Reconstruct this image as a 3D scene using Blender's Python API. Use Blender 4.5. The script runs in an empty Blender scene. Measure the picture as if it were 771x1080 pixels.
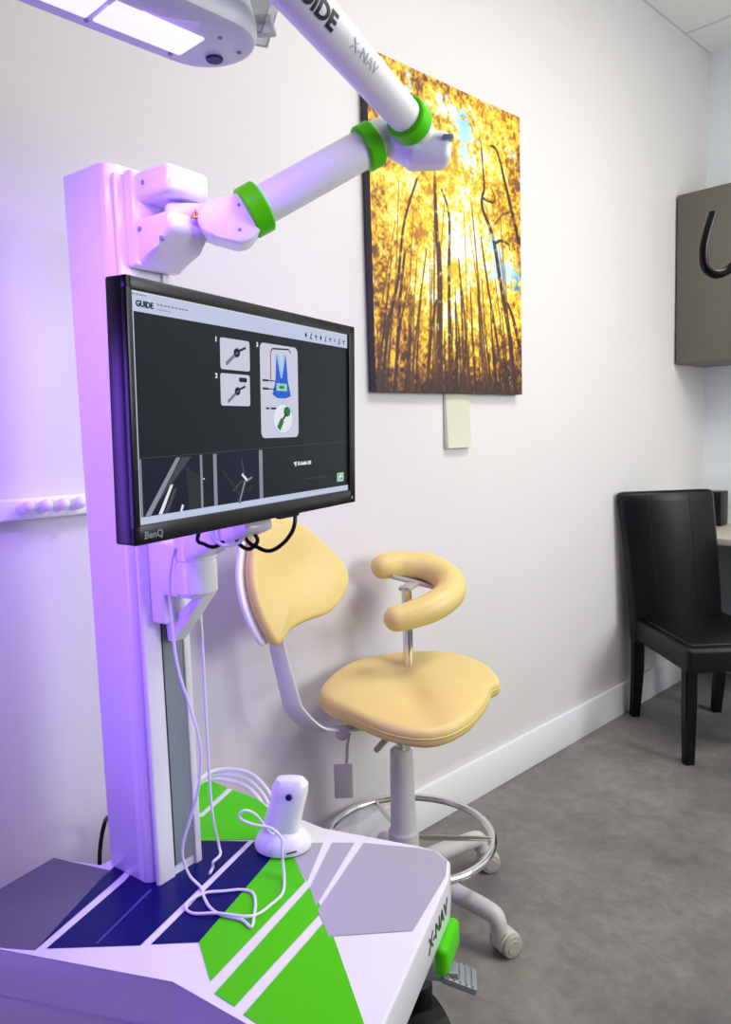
import bpy, bmesh, math, random
import numpy as np
from mathutils import Vector, Matrix
random.seed(4)
SC = bpy.context.scene
COL = SC.collection
V = Vector
# ------------------------------------------------------------------ camera
cd = bpy.data.cameras.new('camera'); cam = bpy.data.objects.new('camera', cd); COL.objects.link(cam)
cd.sensor_fit = 'HORIZONTAL'; cd.sensor_width = 36.0; cd.lens = 36.0*800.0/771.0
cd.clip_start = 0.05
r_ = V((0.69780, 0.71562, -0.03105)); u_ = V((-0.05318, 0.09499, 0.99406)); f_ = V((-0.71432, 0.69200, -0.10434))
cam.matrix_world = Matrix(((r_.x, u_.x, -f_.x, 1.66216), (r_.y, u_.y, -f_.y, 0.0), (r_.z, u_.z, -f_.z, 1.35), (0, 0, 0, 1)))
SC.camera = cam
# ------------------------------------------------------------------ world, exposure, room lights
SC.view_settings.view_transform = 'Standard'; SC.view_settings.look = 'None'
SC.view_settings.exposure = 0.0; SC.view_settings.gamma = 1.0; SC.view_settings.use_curve_mapping = False
w = bpy.data.worlds.new('world'); SC.world = w; w.use_nodes = True
w.node_tree.nodes['Background'].inputs[0].default_value = (0.85, 0.9, 1.0, 1); w.node_tree.nodes['Background'].inputs[1].default_value = 0.3


def area(name, loc, target, sx, sy, power, color, spread=180):
    l = bpy.data.lights.new(name, 'AREA'); l.shape = 'RECTANGLE'; l.size = sx; l.size_y = sy
    l.energy = power; l.color = color; l.spread = math.radians(spread)
    o = bpy.data.objects.new(name, l); COL.objects.link(o); o.location = loc
    o.rotation_euler = (V(target)-V(loc)).to_track_quat('-Z', 'Y').to_euler()
    return o


area('ceiling_panel_light', (1.5, 2.1, 3.17), (1.5, 2.1, 0), 0.6, 1.2, 41, (1.0, 0.975, 0.94))
area('ceiling_panel_light', (2.7, 3.3, 3.17), (2.7, 3.3, 0), 0.6, 1.0, 22, (0.94, 0.97, 1.0))
area('window_daylight', (3.72, 2.6, 1.95), (0, 2.1, 1.6), 1.4, 1.5, 35, (0.93, 0.96, 1.0), 110)
area('violet_lamp', (0.40, -0.35, 1.22), (0.46, 0.66, 1.18), 0.44, 0.85, 6.0, (0.27, 0.10, 1.0), 100)

# ------------------------------------------------------------------ materials


def srgb(r, g, b):
    def f(c):
        c /= 255.0
        return c/12.92 if c <= 0.04045 else ((c+0.055)/1.055)**2.4
    return (f(r), f(g), f(b), 1)


def mat(name, col, rough=0.5, metal=0.0, noise=0.0, nscale=20, bump=0.0, bscale=200, emit=None, estr=0, coat=0, trans=0, spec=0.5):
    m = bpy.data.materials.new(name); m.use_nodes = True
    nt = m.node_tree; b = nt.nodes['Principled BSDF']
    b.inputs['Base Color'].default_value = col; b.inputs['Roughness'].default_value = rough; b.inputs['Metallic'].default_value = metal
    b.inputs['Coat Weight'].default_value = coat; b.inputs['Transmission Weight'].default_value = trans
    b.inputs['Specular IOR Level'].default_value = spec
    tc = nt.nodes.new('ShaderNodeTexCoord')
    if noise:
        n = nt.nodes.new('ShaderNodeTexNoise'); n.inputs['Scale'].default_value = nscale; n.inputs['Detail'].default_value = 6
        nt.links.new(tc.outputs['Object'], n.inputs['Vector'])
        mx = nt.nodes.new('ShaderNodeMix'); mx.data_type = 'RGBA'
        mx.inputs[6].default_value = tuple(c*(1-noise) for c in col[:3])+(1,)
        mx.inputs[7].default_value = tuple(min(1, c*(1+noise)) for c in col[:3])+(1,)
        nt.links.new(n.outputs['Fac'], mx.inputs[0]); nt.links.new(mx.outputs[2], b.inputs['Base Color'])
    if bump:
        n2 = nt.nodes.new('ShaderNodeTexNoise'); n2.inputs['Scale'].default_value = bscale; n2.inputs['Detail'].default_value = 4
        nt.links.new(tc.outputs['Object'], n2.inputs['Vector'])
        bp = nt.nodes.new('ShaderNodeBump'); bp.inputs['Strength'].default_value = bump; bp.inputs['Distance'].default_value = 0.002
        nt.links.new(n2.outputs['Fac'], bp.inputs['Height']); nt.links.new(bp.outputs['Normal'], b.inputs['Normal'])
    if emit:
        b.inputs['Emission Color'].default_value = emit; b.inputs['Emission Strength'].default_value = estr
    return m


M_wall = mat('wall_paint', srgb(216, 213, 210), 0.75, noise=0.015, nscale=3, bump=0.15, bscale=120)
M_wallb = mat('wall_paint_pale_blue', srgb(240, 248, 246), 0.75, noise=0.015, nscale=3, bump=0.15, bscale=120)
M_wallf = mat('wall_dark_low_bounce', srgb(96, 92, 104), 0.75, noise=0.015, nscale=3, bump=0.15, bscale=120)  # unseen front wall, toned dark to hold down bounce light
M_base = mat('baseboard_paint', srgb(236, 236, 238), 0.45, noise=0.01)
M_white = mat('white_painted_cover', srgb(236, 234, 240), 0.28, coat=0.3, noise=0.008, nscale=5)
M_whitep = mat('white_plastic', srgb(238, 238, 240), 0.35, noise=0.008, nscale=8)
M_plast = mat('cream_grey_plastic', srgb(205, 203, 196), 0.4, noise=0.02, nscale=10)
M_castg = mat('castor_grey', srgb(176, 172, 160), 0.5, noise=0.03)
M_green = mat('green_gloss', srgb(80, 208, 4), 0.35, spec=0.2, noise=0.02, nscale=6)
M_navy = mat('navy_gloss', srgb(2, 6, 88), 0.35, spec=0.2, noise=0.02, nscale=6)
M_navyl = mat('blue_reflection_line', srgb(60, 70, 150), 0.3)  # lighter blue imitates a thin reflection on the navy
M_greyd = mat('light_grey_graphic', srgb(176, 173, 182), 0.35, noise=0.01, nscale=6)
M_greydd = mat('shaded_grey_graphic', srgb(98, 97, 110), 0.35, noise=0.01, nscale=6)  # the light grey graphic again, with shade put into its colour
M_panel = mat('grey_panel', srgb(128, 138, 146), 0.45, noise=0.02)
M_dark = mat('dark_slot', srgb(28, 28, 40), 0.5, noise=0.05)
M_black = mat('black_plastic', srgb(9, 9, 11), 0.3, spec=0.3, noise=0.05, nscale=30)
M_rubber = mat('black_rubber', srgb(8, 8, 9), 0.5, spec=0.3, noise=0.05)
M_cream = mat('pale_yellow_vinyl', srgb(228, 203, 124), 0.42, noise=0.02, nscale=8, bump=0.12, bscale=180)
M_chrome = mat('chrome', (0.8, 0.8, 0.8, 1), 0.12, metal=1.0, noise=0.02)
M_moni = mat('monitor_plastic', srgb(7, 7, 9), 0.30, spec=0.45, noise=0.05, nscale=30)
M_leather = mat('black_leather', srgb(8, 10, 12), 0.36, spec=0.32, noise=0.08, nscale=12, bump=0.35, bscale=260)
M_leg = mat('black_stained_wood', srgb(7, 7, 7), 0.4, spec=0.2, noise=0.1, nscale=25)
M_cab = mat('taupe_laminate', srgb(104, 100, 87), 0.4, noise=0.03, nscale=6)
M_desk = mat('pale_wood_laminate', srgb(205, 198, 184), 0.45, noise=0.04, nscale=14)
M_deskshade = mat('desk_shade_slate', srgb(172, 184, 188), 0.55, noise=0.03)  # slate tone carries the shade seen under the desk
M_paper = mat('cream_paper', srgb(204, 201, 178), 0.8, noise=0.015, nscale=30)
M_grey = mat('grey_steel', srgb(150, 154, 160), 0.4, metal=0.3, noise=0.02)
M_clear = mat('clear_plastic', (0.9, 0.92, 0.95, 1), 0.08, trans=0.75, noise=0.01)
M_cable = mat('white_cable', srgb(232, 230, 236), 0.4, noise=0.01)
M_led = mat('led_diffuser', (0.9, 0.88, 1, 1), 0.4, emit=(0.86, 0.80, 1.0, 1), estr=0.85, noise=0.01)
M_teal = mat('pale_grey_housing', srgb(214, 222, 226), 0.35, noise=0.01)
M_ring = mat('slate_blue_plastic', srgb(58, 66, 84), 0.4, noise=0.02)
M_ltxt = mat('navy_lettering', srgb(28, 36, 66), 0.4, noise=0.02)
M_gtxt = mat('faint_grey_lettering', srgb(196, 200, 206), 0.4, noise=0.02)
M_dtxt = mat('dark_grey_lettering', srgb(66, 68, 72), 0.4, noise=0.02)
M_yel = mat('warning_yellow', srgb(240, 190, 20), 0.4, noise=0.02)
M_edge = mat('canvas_edge', srgb(66, 62, 60), 0.6, noise=0.1)


def floor_mat():
    m = mat('polished_concrete', srgb(124, 121, 117), 0.42)
    nt = m.node_tree; b = nt.nodes['Principled BSDF']; tc = nt.nodes.new('ShaderNodeTexCoord')
    n1 = nt.nodes.new('ShaderNodeTexNoise'); n1.inputs['Scale'].default_value = 2.2; n1.inputs['Detail'].default_value = 9; n1.inputs['Roughness'].default_value = 0.68
    n2 = nt.nodes.new('ShaderNodeTexNoise'); n2.inputs['Scale'].default_value = 22; n2.inputs['Detail'].default_value = 8; n2.inputs['Roughness'].default_value = 0.75
    for n in (n1, n2): nt.links.new(tc.outputs['Object'], n.inputs['Vector'])
    ad = nt.nodes.new('ShaderNodeMath'); ad.operation = 'ADD'; nt.links.new(n1.outputs['Fac'], ad.inputs[0])
    ml = nt.nodes.new('ShaderNodeMath'); ml.operation = 'MULTIPLY'; ml.inputs[1].default_value = 0.55
    nt.links.new(n2.outputs['Fac'], ml.inputs[0]); nt.links.new(ml.outputs[0], ad.inputs[1])
    cr = nt.nodes.new('ShaderNodeValToRGB'); cr.color_ramp.elements[0].position = 0.52; cr.color_ramp.elements[0].color = srgb(92, 90, 88)
    cr.color_ramp.elements[1].position = 1.02; cr.color_ramp.elements[1].color = srgb(148, 144, 136)
    e = cr.color_ramp.elements.new(0.77); e.color = srgb(120, 117, 112)
    nt.links.new(ad.outputs[0], cr.inputs[0]); nt.links.new(cr.outputs[0], b.inputs['Base Color'])
    rr = nt.nodes.new('ShaderNodeMapRange'); rr.inputs['To Min'].default_value = 0.32; rr.inputs['To Max'].default_value = 0.55
    nt.links.new(n2.outputs['Fac'], rr.inputs['Value']); nt.links.new(rr.outputs[0], b.inputs['Roughness'])
    return m


M_floor = floor_mat()


def ceil_mat():
    m = mat('ceiling_tile', srgb(238, 237, 232), 0.85, bump=0.5, bscale=90)
    nt = m.node_tree; b = nt.nodes['Principled BSDF']; tc = nt.nodes.new('ShaderNodeTexCoord')
    mp = nt.nodes.new('ShaderNodeMapping'); mp.inputs['Location'].default_value = (0.0, 0.42, 0)
    br = nt.nodes.new('ShaderNodeTexBrick'); br.offset = 0; br.inputs['Scale'].default_value = 1.0
    br.inputs['Brick Width'].default_value = 0.61; br.inputs['Row Height'].default_value = 0.61; br.inputs['Mortar Size'].default_value = 0.012
    br.inputs['Color1'].default_value = srgb(250, 249, 243); br.inputs['Color2'].default_value = srgb(247, 247, 241); br.inputs['Mortar'].default_value = srgb(222, 222, 220)
    nt.links.new(tc.outputs['Object'], mp.inputs[0]); nt.links.new(mp.outputs[0], br.inputs['Vector']); nt.links.new(br.outputs['Color'], b.inputs['Base Color'])
    return m


M_ceil = ceil_mat()
# ------------------------------------------------------------------ mesh helpers


def tag(o, label=None, cat=None, group=None, kind=None):
    if label: o['label'] = label
    if cat: o['category'] = cat
    if group: o['group'] = group
    if kind: o['kind'] = kind
    return o


def thing(name, loc, label, cat, group=None):
    o = bpy.data.objects.new(name, None); COL.objects.link(o); o.location = loc; o.empty_display_size = 0.05
    return tag(o, label, cat, group)


def root_of(o):
    while o.parent: o = o.parent
    return o


def obj(name, bm, mats, parent=None, origin=None, smooth=True, label=None, auto=35):
    """bm is in WORLD coordinates."""
    bmesh.ops.recalc_face_normals(bm, faces=bm.faces)
    off = V(origin) if origin is not None else (V(root_of(parent).location) if parent else V((0, 0, 0)))
    bmesh.ops.translate(bm, verts=bm.verts, vec=-off)
    if smooth:
        for f in bm.faces: f.smooth = True
        for e in bm.edges:
            if len(e.link_faces) == 2 and e.calc_face_angle(0) > math.radians(auto): e.smooth = False
    me = bpy.data.meshes.new(name); bm.to_mesh(me); bm.free()
    for m in (mats if isinstance(mats, (list, tuple)) else [mats]): me.materials.append(m)
    o = bpy.data.objects.new(name, me); COL.objects.link(o)
    if parent: o.parent = parent
    else: o.location = off
    if label: o['label'] = label
    return o


def bx(bm, c, s, X=(1, 0, 0), Y=(0, 1, 0), Z=(0, 0, 1), bev=0.0, seg=2, mi=0):
    """box centred at c, sizes s along unit axes X,Y,Z"""
    X, Y, Z, c = V(X), V(Y), V(Z), V(c)
    t = bmesh.new(); bmesh.ops.create_cube(t, size=1)
    for v in t.verts: v.co = V((v.co.x*s[0], v.co.y*s[1], v.co.z*s[2]))
    if bev: bmesh.ops.bevel(t, geom=t.edges[:], offset=bev, segments=seg, profile=0.5, affect='EDGES', clamp_overlap=True)
    for v in t.verts: v.co = c+X*v.co.x+Y*v.co.y+Z*v.co.z
    merge(bm, t, mi)


def merge(bm, t, mi=0):
    m = {v: bm.verts.new(v.co) for v in t.verts}
    for f in t.faces:
        try:
            nf = bm.faces.new([m[v] for v in f.verts]); nf.material_index = mi if mi else f.material_index
        except ValueError: pass
    t.free()


def prism(bm, pts, z0, z1, bev=0.0, X=(1, 0, 0), Y=(0, 1, 0), Z=(0, 0, 1), o=(0, 0, 0), seg=2, mi=0):
    """2D outline (in X,Y from o) extruded from z0 to z1 along Z"""
    X, Y, Z, o = V(X), V(Y), V(Z), V(o)
    t = bmesh.new()
    a = [t.verts.new((p[0], p[1], z0)) for p in pts]; b = [t.verts.new((p[0], p[1], z1)) for p in pts]
    n = len(pts)
    t.faces.new(a[::-1]); t.faces.new(b)
    for i in range(n): t.faces.new((a[i], a[(i+1) % n], b[(i+1) % n], b[i]))
    if bev: bmesh.ops.bevel(t, geom=t.edges[:], offset=bev, segments=seg, profile=0.5, affect='EDGES', clamp_overlap=True)
    for v in t.verts: v.co = o+X*v.co.x+Y*v.co.y+Z*v.co.z
    merge(bm, t, mi)


def spline(pts, n=8, closed=False):
    P = [V(p) for p in pts]; out = []; L = len(P)
    for i in range(L if closed else L-1):
        g = (lambda k: P[k % L]) if closed else (lambda k: P[max(0, min(L-1, k))])
        a, b, c, d = g(i-1), g(i), g(i+1), g(i+2)
        for k in range(n):
            t = k/n
            out.append(0.5*((2*b)+(c-a)*t+(2*a-5*b+4*c-d)*t*t+(3*b-3*c+d-a)*t**3))
    if not closed: out.append(P[-1])
    return out


def tube(bm, pts, rad, seg=12, closed=False, caps=True, mi=0, squash=None):
    """sweep; rad number or list; squash=(axis vector, factor)"""
    P = [V(p) for p in pts]; n = len(P); R = rad if isinstance(rad, (list, tuple)) else [rad]*n
    rings = []; up = None
    for i in range(n):
        if closed: t = P[(i+1) % n]-P[i-1]
        else: t = P[min(n-1, i+1)]-P[max(0, i-1)]
        if t.length < 1e-9: t = V((0, 0, 1))
        t.normalize()
        if up is None:
            up = V((0, 0, 1)) if abs(t.z) < 0.9 else V((1, 0, 0))
        up = (up-t*up.dot(t)).normalized(); s = t.cross(up)
        ring = []
        for k in range(seg):
            a = 2*math.pi*k/seg; q = up*math.cos(a)*R[i]+s*math.sin(a)*R[i]
            if squash:
                ax = V(squash[0]); q = q+ax*(q.dot(ax)*(squash[1]-1))
            ring.append(bm.verts.new(P[i]+q))
        rings.append(ring)
    m = n if closed else n-1
    for i in range(m):
        A, B = rings[i], rings[(i+1) % n]
        for k in range(seg):
            f = bm.faces.new((A[k], A[(k+1) % seg], B[(k+1) % seg], B[k])); f.material_index = mi
    if not closed and caps:
        f = bm.faces.new(rings[0][::-1]); f.material_index = mi
        f = bm.faces.new(rings[-1]); f.material_index = mi


def rtube(bm, pts, rad, seg=20, n=8, squash=None):
    """fat tube with hemispherical ends"""
    P = spline(pts, n); R = rad if callable(rad) else (lambda s: rad)
    N = len(P); rr = [R(i/(N-1)) for i in range(N)]
    d0 = (P[0]-P[1]).normalized(); d1 = (P[-1]-P[-2]).normalized()
    a = []; ra = []
    for k in range(6, 0, -1):
        th = k/6*math.pi/2*0.98; a.append(P[0]+d0*rr[0]*math.sin(th)); ra.append(rr[0]*math.cos(th))
    b = []; rb = []
    for k in range(1, 7):
        th = k/6*math.pi/2*0.98; b.append(P[-1]+d1*rr[-1]*math.sin(th)); rb.append(rr[-1]*math.cos(th))
    tube(bm, a+P+b, ra+rr+rb, seg, squash=squash)


def lathe(bm, prof, c, Z=(0, 0, 1), seg=32, mi=0):
    """profile [(radius, height)] around axis Z through c"""
    Z = V(Z).normalized(); X = Z.orthogonal().normalized(); Y = Z.cross(X); c = V(c); rings = []
    for r, h in prof:
        rings.append([bm.verts.new(c+Z*h+(X*math.cos(2*math.pi*k/seg)+Y*math.sin(2*math.pi*k/seg))*max(r, 1e-4)) for k in range(seg)])
    for A, B in zip(rings, rings[1:]):
        for k in range(seg):
            f = bm.faces.new((A[k], A[(k+1) % seg], B[(k+1) % seg], B[k])); f.material_index = mi
    for q in (rings[0][::-1], rings[-1]):
        f = bm.faces.new(q); f.material_index = mi


def cushion(bm, outline, o, X, Y, N, thick, rnd, dome=0.01, hfun=None, n=5, side=0.0):
    """padded cushion from a smooth closed outline; top surface domed along N"""
    X, Y, N, o = V(X), V(Y), V(N), V(o)
    P = [V((p[0], p[1], 0)) for p in spline([(a, b, 0) for a, b in outline], n, closed=True)]
    c = sum(P, V((0, 0, 0)))/len(P); L = len(P)
    nor = []
    for i in range(L):
        t = (P[(i+1) % L]-P[i-1]).normalized(); q = V((t.y, -t.x, 0))
        if q.dot(P[i]-c) < 0: q = -q
        nor.append(q)
    # loops: (mode, inset/scale, z)
    loops = []
    for s in (0.35, 0.75): loops.append(('s', s, -thick))
    for k in range(0, 5):
        a = k/4*math.pi/2; loops.append(('i', rnd*(1-math.sin(a)), -thick+rnd*(1-math.cos(a))))
    loops.append(('i', 0.003, -thick*0.45)); loops.append(('i', 0.0, -thick*0.4))
    for k in range(0, 5):
        a = k/4*math.pi/2; loops.append(('i', rnd*(1-math.cos(a)), -rnd*(1-math.sin(a))))
    for s in (0.85, 0.7, 0.55, 0.4, 0.25, 0.1): loops.append(('t', s, 0))
    rings = []
    for mode, s, z in loops:
        ring = []
        for i in range(L):
            if mode == 'i': p = P[i]-nor[i]*s; zz = z
            elif mode == 's': p = c+(P[i]-nor[i]*rnd-c)*s; zz = z
            else:
                p = c+(P[i]-nor[i]*rnd-c)*s; zz = z+dome*(1-s*s)
            if hfun: zz += hfun(p.x, p.y)
            ring.append(bm.verts.new(o+X*p.x+Y*p.y+N*zz))
        rings.append(ring)
    for A, B in zip(rings, rings[1:]):
        for k in range(L): bm.faces.new((A[k], A[(k+1) % L], B[(k+1) % L], B[k]))
    bm.faces.new(rings[0][::-1]); bm.faces.new(rings[-1])


def text_bm(s, size, bold=0.0, extr=0.0005):
    cu = bpy.data.curves.new('lettering', 'FONT'); cu.body = s; cu.size = size; cu.offset = bold*size; cu.extrude = extr; cu.resolution_u = 3
    o = bpy.data.objects.new('lettering', cu); COL.objects.link(o)
    dg = bpy.context.evaluated_depsgraph_get(); dg.update()
    me = bpy.data.meshes.new_from_object(o.evaluated_get(dg)); t = bmesh.new(); t.from_mesh(me)
    bpy.data.objects.remove(o); bpy.data.curves.remove(cu); bpy.data.meshes.remove(me)
    return t


def text_on(bm, s, size, o, X, Y, bold=0.0, sx=1.0, mi=0):
    t = text_bm(s, size, bold); X, Y, o = V(X), V(Y), V(o); Z = X.cross(Y)
    for v in t.verts: v.co = o+X*(v.co.x*sx)+Y*v.co.y+Z*v.co.z
    merge(bm, t, mi)


def arc(cx, cy, r, a0, a1, n=6):
    return [(cx+r*math.cos(math.radians(a0+(a1-a0)*k/n)), cy+r*math.sin(math.radians(a0+(a1-a0)*k/n))) for k in range(n+1)]


B = bmesh.new
# ================================================================== ROOM
RX, RY0, RY1, RZ = 3.8, -1.6, 4.14, 3.21


def slab(name, c, s, m):
    b = B(); bx(b, c, s); return tag(obj(name, b, m, smooth=False), kind='structure')


slab('floor', (RX/2, (RY0+RY1)/2, -0.05), (RX+0.4, RY1-RY0+0.4, 0.1), M_floor)
slab('ceiling', (RX/2, (RY0+RY1)/2, RZ+0.05), (RX+0.4, RY1-RY0+0.4, 0.1), M_ceil)
slab('wall_left', (-0.05, (RY0+RY1)/2, RZ/2), (0.1, RY1-RY0, RZ), M_wall)
slab('wall_back', (RX/2, RY1+0.05, RZ/2), (RX, 0.1, RZ), M_wallb)
slab('wall_right', (RX+0.05, (RY0+RY1)/2, RZ/2), (0.1, RY1-RY0, RZ), M_wall)
slab('wall_front', (RX/2, RY0-0.05, RZ/2), (RX, 0.1, RZ), M_wallf)


def base(name, c, s, ax):
    b = B(); bx(b, c, s, bev=0.004); return tag(obj(name, b, M_base), kind='structure')


base('baseboard_left', (0.009, (RY0+RY1)/2, 0.073), (0.018, RY1-RY0, 0.146), 'y')
base('baseboard_back', (RX/2, RY1-0.009, 0.073), (RX-0.04, 0.018, 0.146), 'x')

# ================================================================== NAVIGATION CART
A_ = V((0.985, 0.17, 0)).normalized(); B_ = V((-A_.y, A_.x, 0)); UP = V((0, 0, 1))
CT = 0.5
cart = thing('surgical_navigation_cart', (0.50, 0.72, 0), 'white wheeled medical cart with tall column, jointed arm and green, navy and grey striped top', 'medical cart')
OUT = [(0.132, 0.556), (0.206, 0.284), (0.634, 0.545), (0.988, 0.601), (0.775, 1.052), (0.742, 1.096), (0.7, 1.108), (0.666, 1.096),
       (0.463, 1.002), (0.32, 0.983), (0.245, 0.994), (0.024, 0.96), (0.225, 0.752), (0.242, 0.604)]
b = B(); prism(b, OUT, 0.412, CT-0.0006, bev=0.006, seg=3)
cover = obj('base_cover', b, M_white, cart)
# lower chassis between cover and wheels
b = B(); prism(b, [(0.1335, 0.556), (0.207, 0.2857), (0.634, 0.546), (0.94, 0.5945), (0.75, 0.90), (0.50, 0.93), (0.40, 0.92), (0.27, 0.75), (0.242, 0.606)], 0.15, 0.4125, bev=0.002)
obj('chassis', b, M_white, cart)
# printed stripes, plus a painted reflection line on the navy
GR = [('grey_left', [[0.138, 0.553], [0.209, 0.293], [0.356, 0.382], [0.4, 0.416], [0.279, 0.592], [0.268, 0.612], [0.243, 0.601]], 3),
      ('navy1', [[0.279, 0.592], [0.4, 0.416], [0.309, 0.606], [0.29, 0.64], [0.262, 0.625]], 1),
      ('navy2', [[0.41, 0.431], [0.324, 0.616], [0.30, 0.65], [0.30, 0.75], [0.309, 0.798], [0.383, 0.865], [0.52, 0.545]], 1),
      ('line', [[0.459, 0.495], [0.462, 0.497], [0.391, 0.637], [0.385, 0.636]], 4),  # reflection drawn as a line, not part of the print
      ('navy3', [[0.531, 0.559], [0.392, 0.874], [0.459, 0.862], [0.472, 0.857], [0.586, 0.618]], 1),
      ('ga', [[0.586, 0.618], [0.472, 0.857], [0.47, 0.906], [0.499, 0.892], [0.584, 0.854], [0.68, 0.58]], 0),
      ('gb', [[0.707, 0.57], [0.604, 0.847], [0.675, 0.82], [0.752, 0.576]], 0),
      ('gc', [[0.775, 0.576], [0.698, 0.809], [0.917, 0.687], [0.976, 0.606]], 0),
      ('ya', [[0.508, 0.889], [0.482, 0.946], [0.505, 0.968], [0.587, 0.856]], 2),
      ('yb', [[0.605, 0.848], [0.519, 0.981], [0.553, 1.012], [0.657, 0.818]], 2),
      ('yc', [[0.668, 0.813], [0.568, 1.025], [0.664, 1.087], [0.7, 1.101], [0.738, 1.090], [0.768, 1.05], [0.83, 0.888], [0.736, 0.779]], 2),
      ('gr1', [[0.032, 0.962], [0.145, 0.974], [0.204, 0.863], [0.158, 0.83]], 0),
      ('gr2', [[0.163, 0.976], [0.245, 0.988], [0.297, 0.98], [0.334, 0.973], [0.388, 0.878], [0.309, 0.798], [0.215, 0.77], [0.176, 0.815], [0.222, 0.855]], 0)]
b = B(); GI = 0
for nm, pl, mi in GR:
    z = CT+0.0002+0.00004*GI; GI += 1
    f = b.faces.new([b.verts.new((p[0], p[1], z)) for p in pl]); f.material_index = mi
obj('striped_graphic', b, [M_green, M_navy, M_greyd, M_greydd, M_navyl], cart, smooth=False, label='green, navy and grey printed stripes')
# lettering on the side
FV, RB = V((0.988, 0.601, 0)), V((0.775, 1.052, 0)); sd = (RB-FV).normalized(); sn = V((sd.y, -sd.x, 0))
b = B(); text_on(b, 'X-NAV', 0.040, RB-sd*0.150+UP*0.444+sn*0.0008, sd, UP, bold=0.01, sx=1.05)
obj('lettering', b, M_dtxt, cover, smooth=False, label='dark X-NAV lettering')
# green bumper at the corner
b = B(); bx(b, (0.799, 1.014, 0.390), (0.105, 0.026, 0.058), X=sd, Y=sn, bev=0.014, seg=4)
obj('bumper', b, M_green, cart, label='bright green corner bumper')
# castors (fork, wheel, brake pedal)


def castor(x, y, ang):
    d = V((math.cos(ang), math.sin(ang), 0)); s = V((-d.y, d.x, 0)); R = 0.095; c = V((x, y, R))
    b = B()
    lathe(b, [(0.034, 0.0), (0.034, 0.06), (0.022, 0.065), (0.022, 0.22)], c-d*0.02+UP*0.10)
    for q in (-1, 1):
        prism(b, arc(0, 0, 0.112, 10, 190, 14)+[(-0.05, -0.02), (0.0, -0.03), (0.05, -0.02)], -0.004, 0.004, bev=0.002, X=d, Y=UP, Z=s, o=c+s*q*0.036)
    top = [c+d*0.112*math.cos(math.radians(a))+UP*0.112*math.sin(math.radians(a)) for a in range(10, 191, 12)]
    for p, q in zip(top, top[1:]):
        m_ = (p+q)/2; t = (q-p).normalized(); bx(b, m_, ((q-p).length*1.1, 0.078, 0.008), X=t, Y=s, Z=t.cross(s))
    k = obj('castor', b, M_rubber, cart)
    b = B(); lathe(b, [(0.03, -0.025), (R-0.013, -0.025), (R-0.002, -0.015), (R, 0), (R-0.002, 0.015), (R-0.013, 0.025), (0.03, 0.025)], c, Z=s, seg=40)
    obj('wheel', b, M_black, k)
    for q in (-1, 1):
        b = B(); lathe(b, [(0.052, 0.040), (0.056, 0.0415), (0.050, 0.0425), (0.044, 0.0415), (0.0435, 0.040)], c, Z=s*q, seg=36)
        obj('hub_ring', b, M_ring, k)
    return k


castor(0.712, 1.03, -0.35)
castor(0.34, 0.90, 2.4)
castor(0.30, 0.42, 2.0)
castor(0.86, 0.67, 2.2)
# castor housing brackets that carry the wheels
# brake pedal
pd = V((0.78, 0.62, 0)).normalized(); ps = V((-pd.y, pd.x, 0)); pn = V((0.25, 0.2, 0.95)).normalized()
pX = (pd-pn*pd.dot(pn)).normalized(); pY = pn.cross(pX)
b = B(); bx(b, (0.805, 1.040, 0.318), (0.066, 0.056, 0.014), X=pX, Y=pY, Z=pn, bev=0.003)
for k in range(5): bx(b, V((0.805, 1.040, 0.318))+pX*(-0.024+0.012*k)+pn*0.0075, (0.004, 0.052, 0.003), X=pX, Y=pY, Z=pn)
bx(b, V((0.765, 1.0, 0.33)), (0.11, 0.03, 0.02), X=pd, Y=ps, bev=0.004)
obj('brake_pedal', b, M_grey, cart, label='ridged grey foot brake pedal')

# ---- column (profile in a,b from the near corner, extruded)
cF = V((0.392, 0.646, 0)); CTOP = 1.832


def ab(a, bb): p = cF+A_*a+B_*bb; return (p.x, p.y)


prof = [(-0.142, 0.0)]+[(-0.050, 0.0)]+arc(-0.034, 0.016, 0.016, 270, 350, 6)+[(-0.016, 0.026)]
prof += [(-0.014, 0.034), (-0.010, 0.100), (-0.022, 0.115), (-0.127, 0.115)]+arc(-0.127, 0.10, 0.015, 90, 180, 4)
b = B(); prism(b, [ab(*p) for p in prof], CT, CTOP, bev=0.0015, seg=1)
colm = obj('column', b, M_white, cart)
# front lip strip beside the corner groove
b = B(); prism(b, [ab(*p) for p in [(-0.016, 0.012)]+arc(-0.006, 0.012, 0.006, 200, 360, 6)+[(0.0, 0.046), (-0.006, 0.048), (-0.006, 0.098), (0.0, 0.1), (0.0, 0.115), (-0.02, 0.115), (-0.016, 0.03)]], CT, CTOP-0.02, bev=0.0008, seg=1)
obj('front_rail', b, M_white, colm)
b = B(); prism(b, [ab(-0.0055, 0.0495), ab(-0.0055, 0.097), ab(-0.003, 0.097), ab(-0.003, 0.0495)], CT+0.02, 1.03)
obj('inset_panel', b, M_panel, colm, label='grey inset panel')
b = B(); prism(b, [ab(-0.0055, 0.0455), ab(-0.0055, 0.0505), ab(-0.0015, 0.0505), ab(-0.0015, 0.0455)], CT+0.02, 1.04)
obj('dark_seam', b, M_dark, colm, label='dark seam')
# ---- upper bracket with knuckle
b = B()
zb = 1.735


def abz(a, bb, z): return cF+A_*a+B_*bb+UP*z


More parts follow.
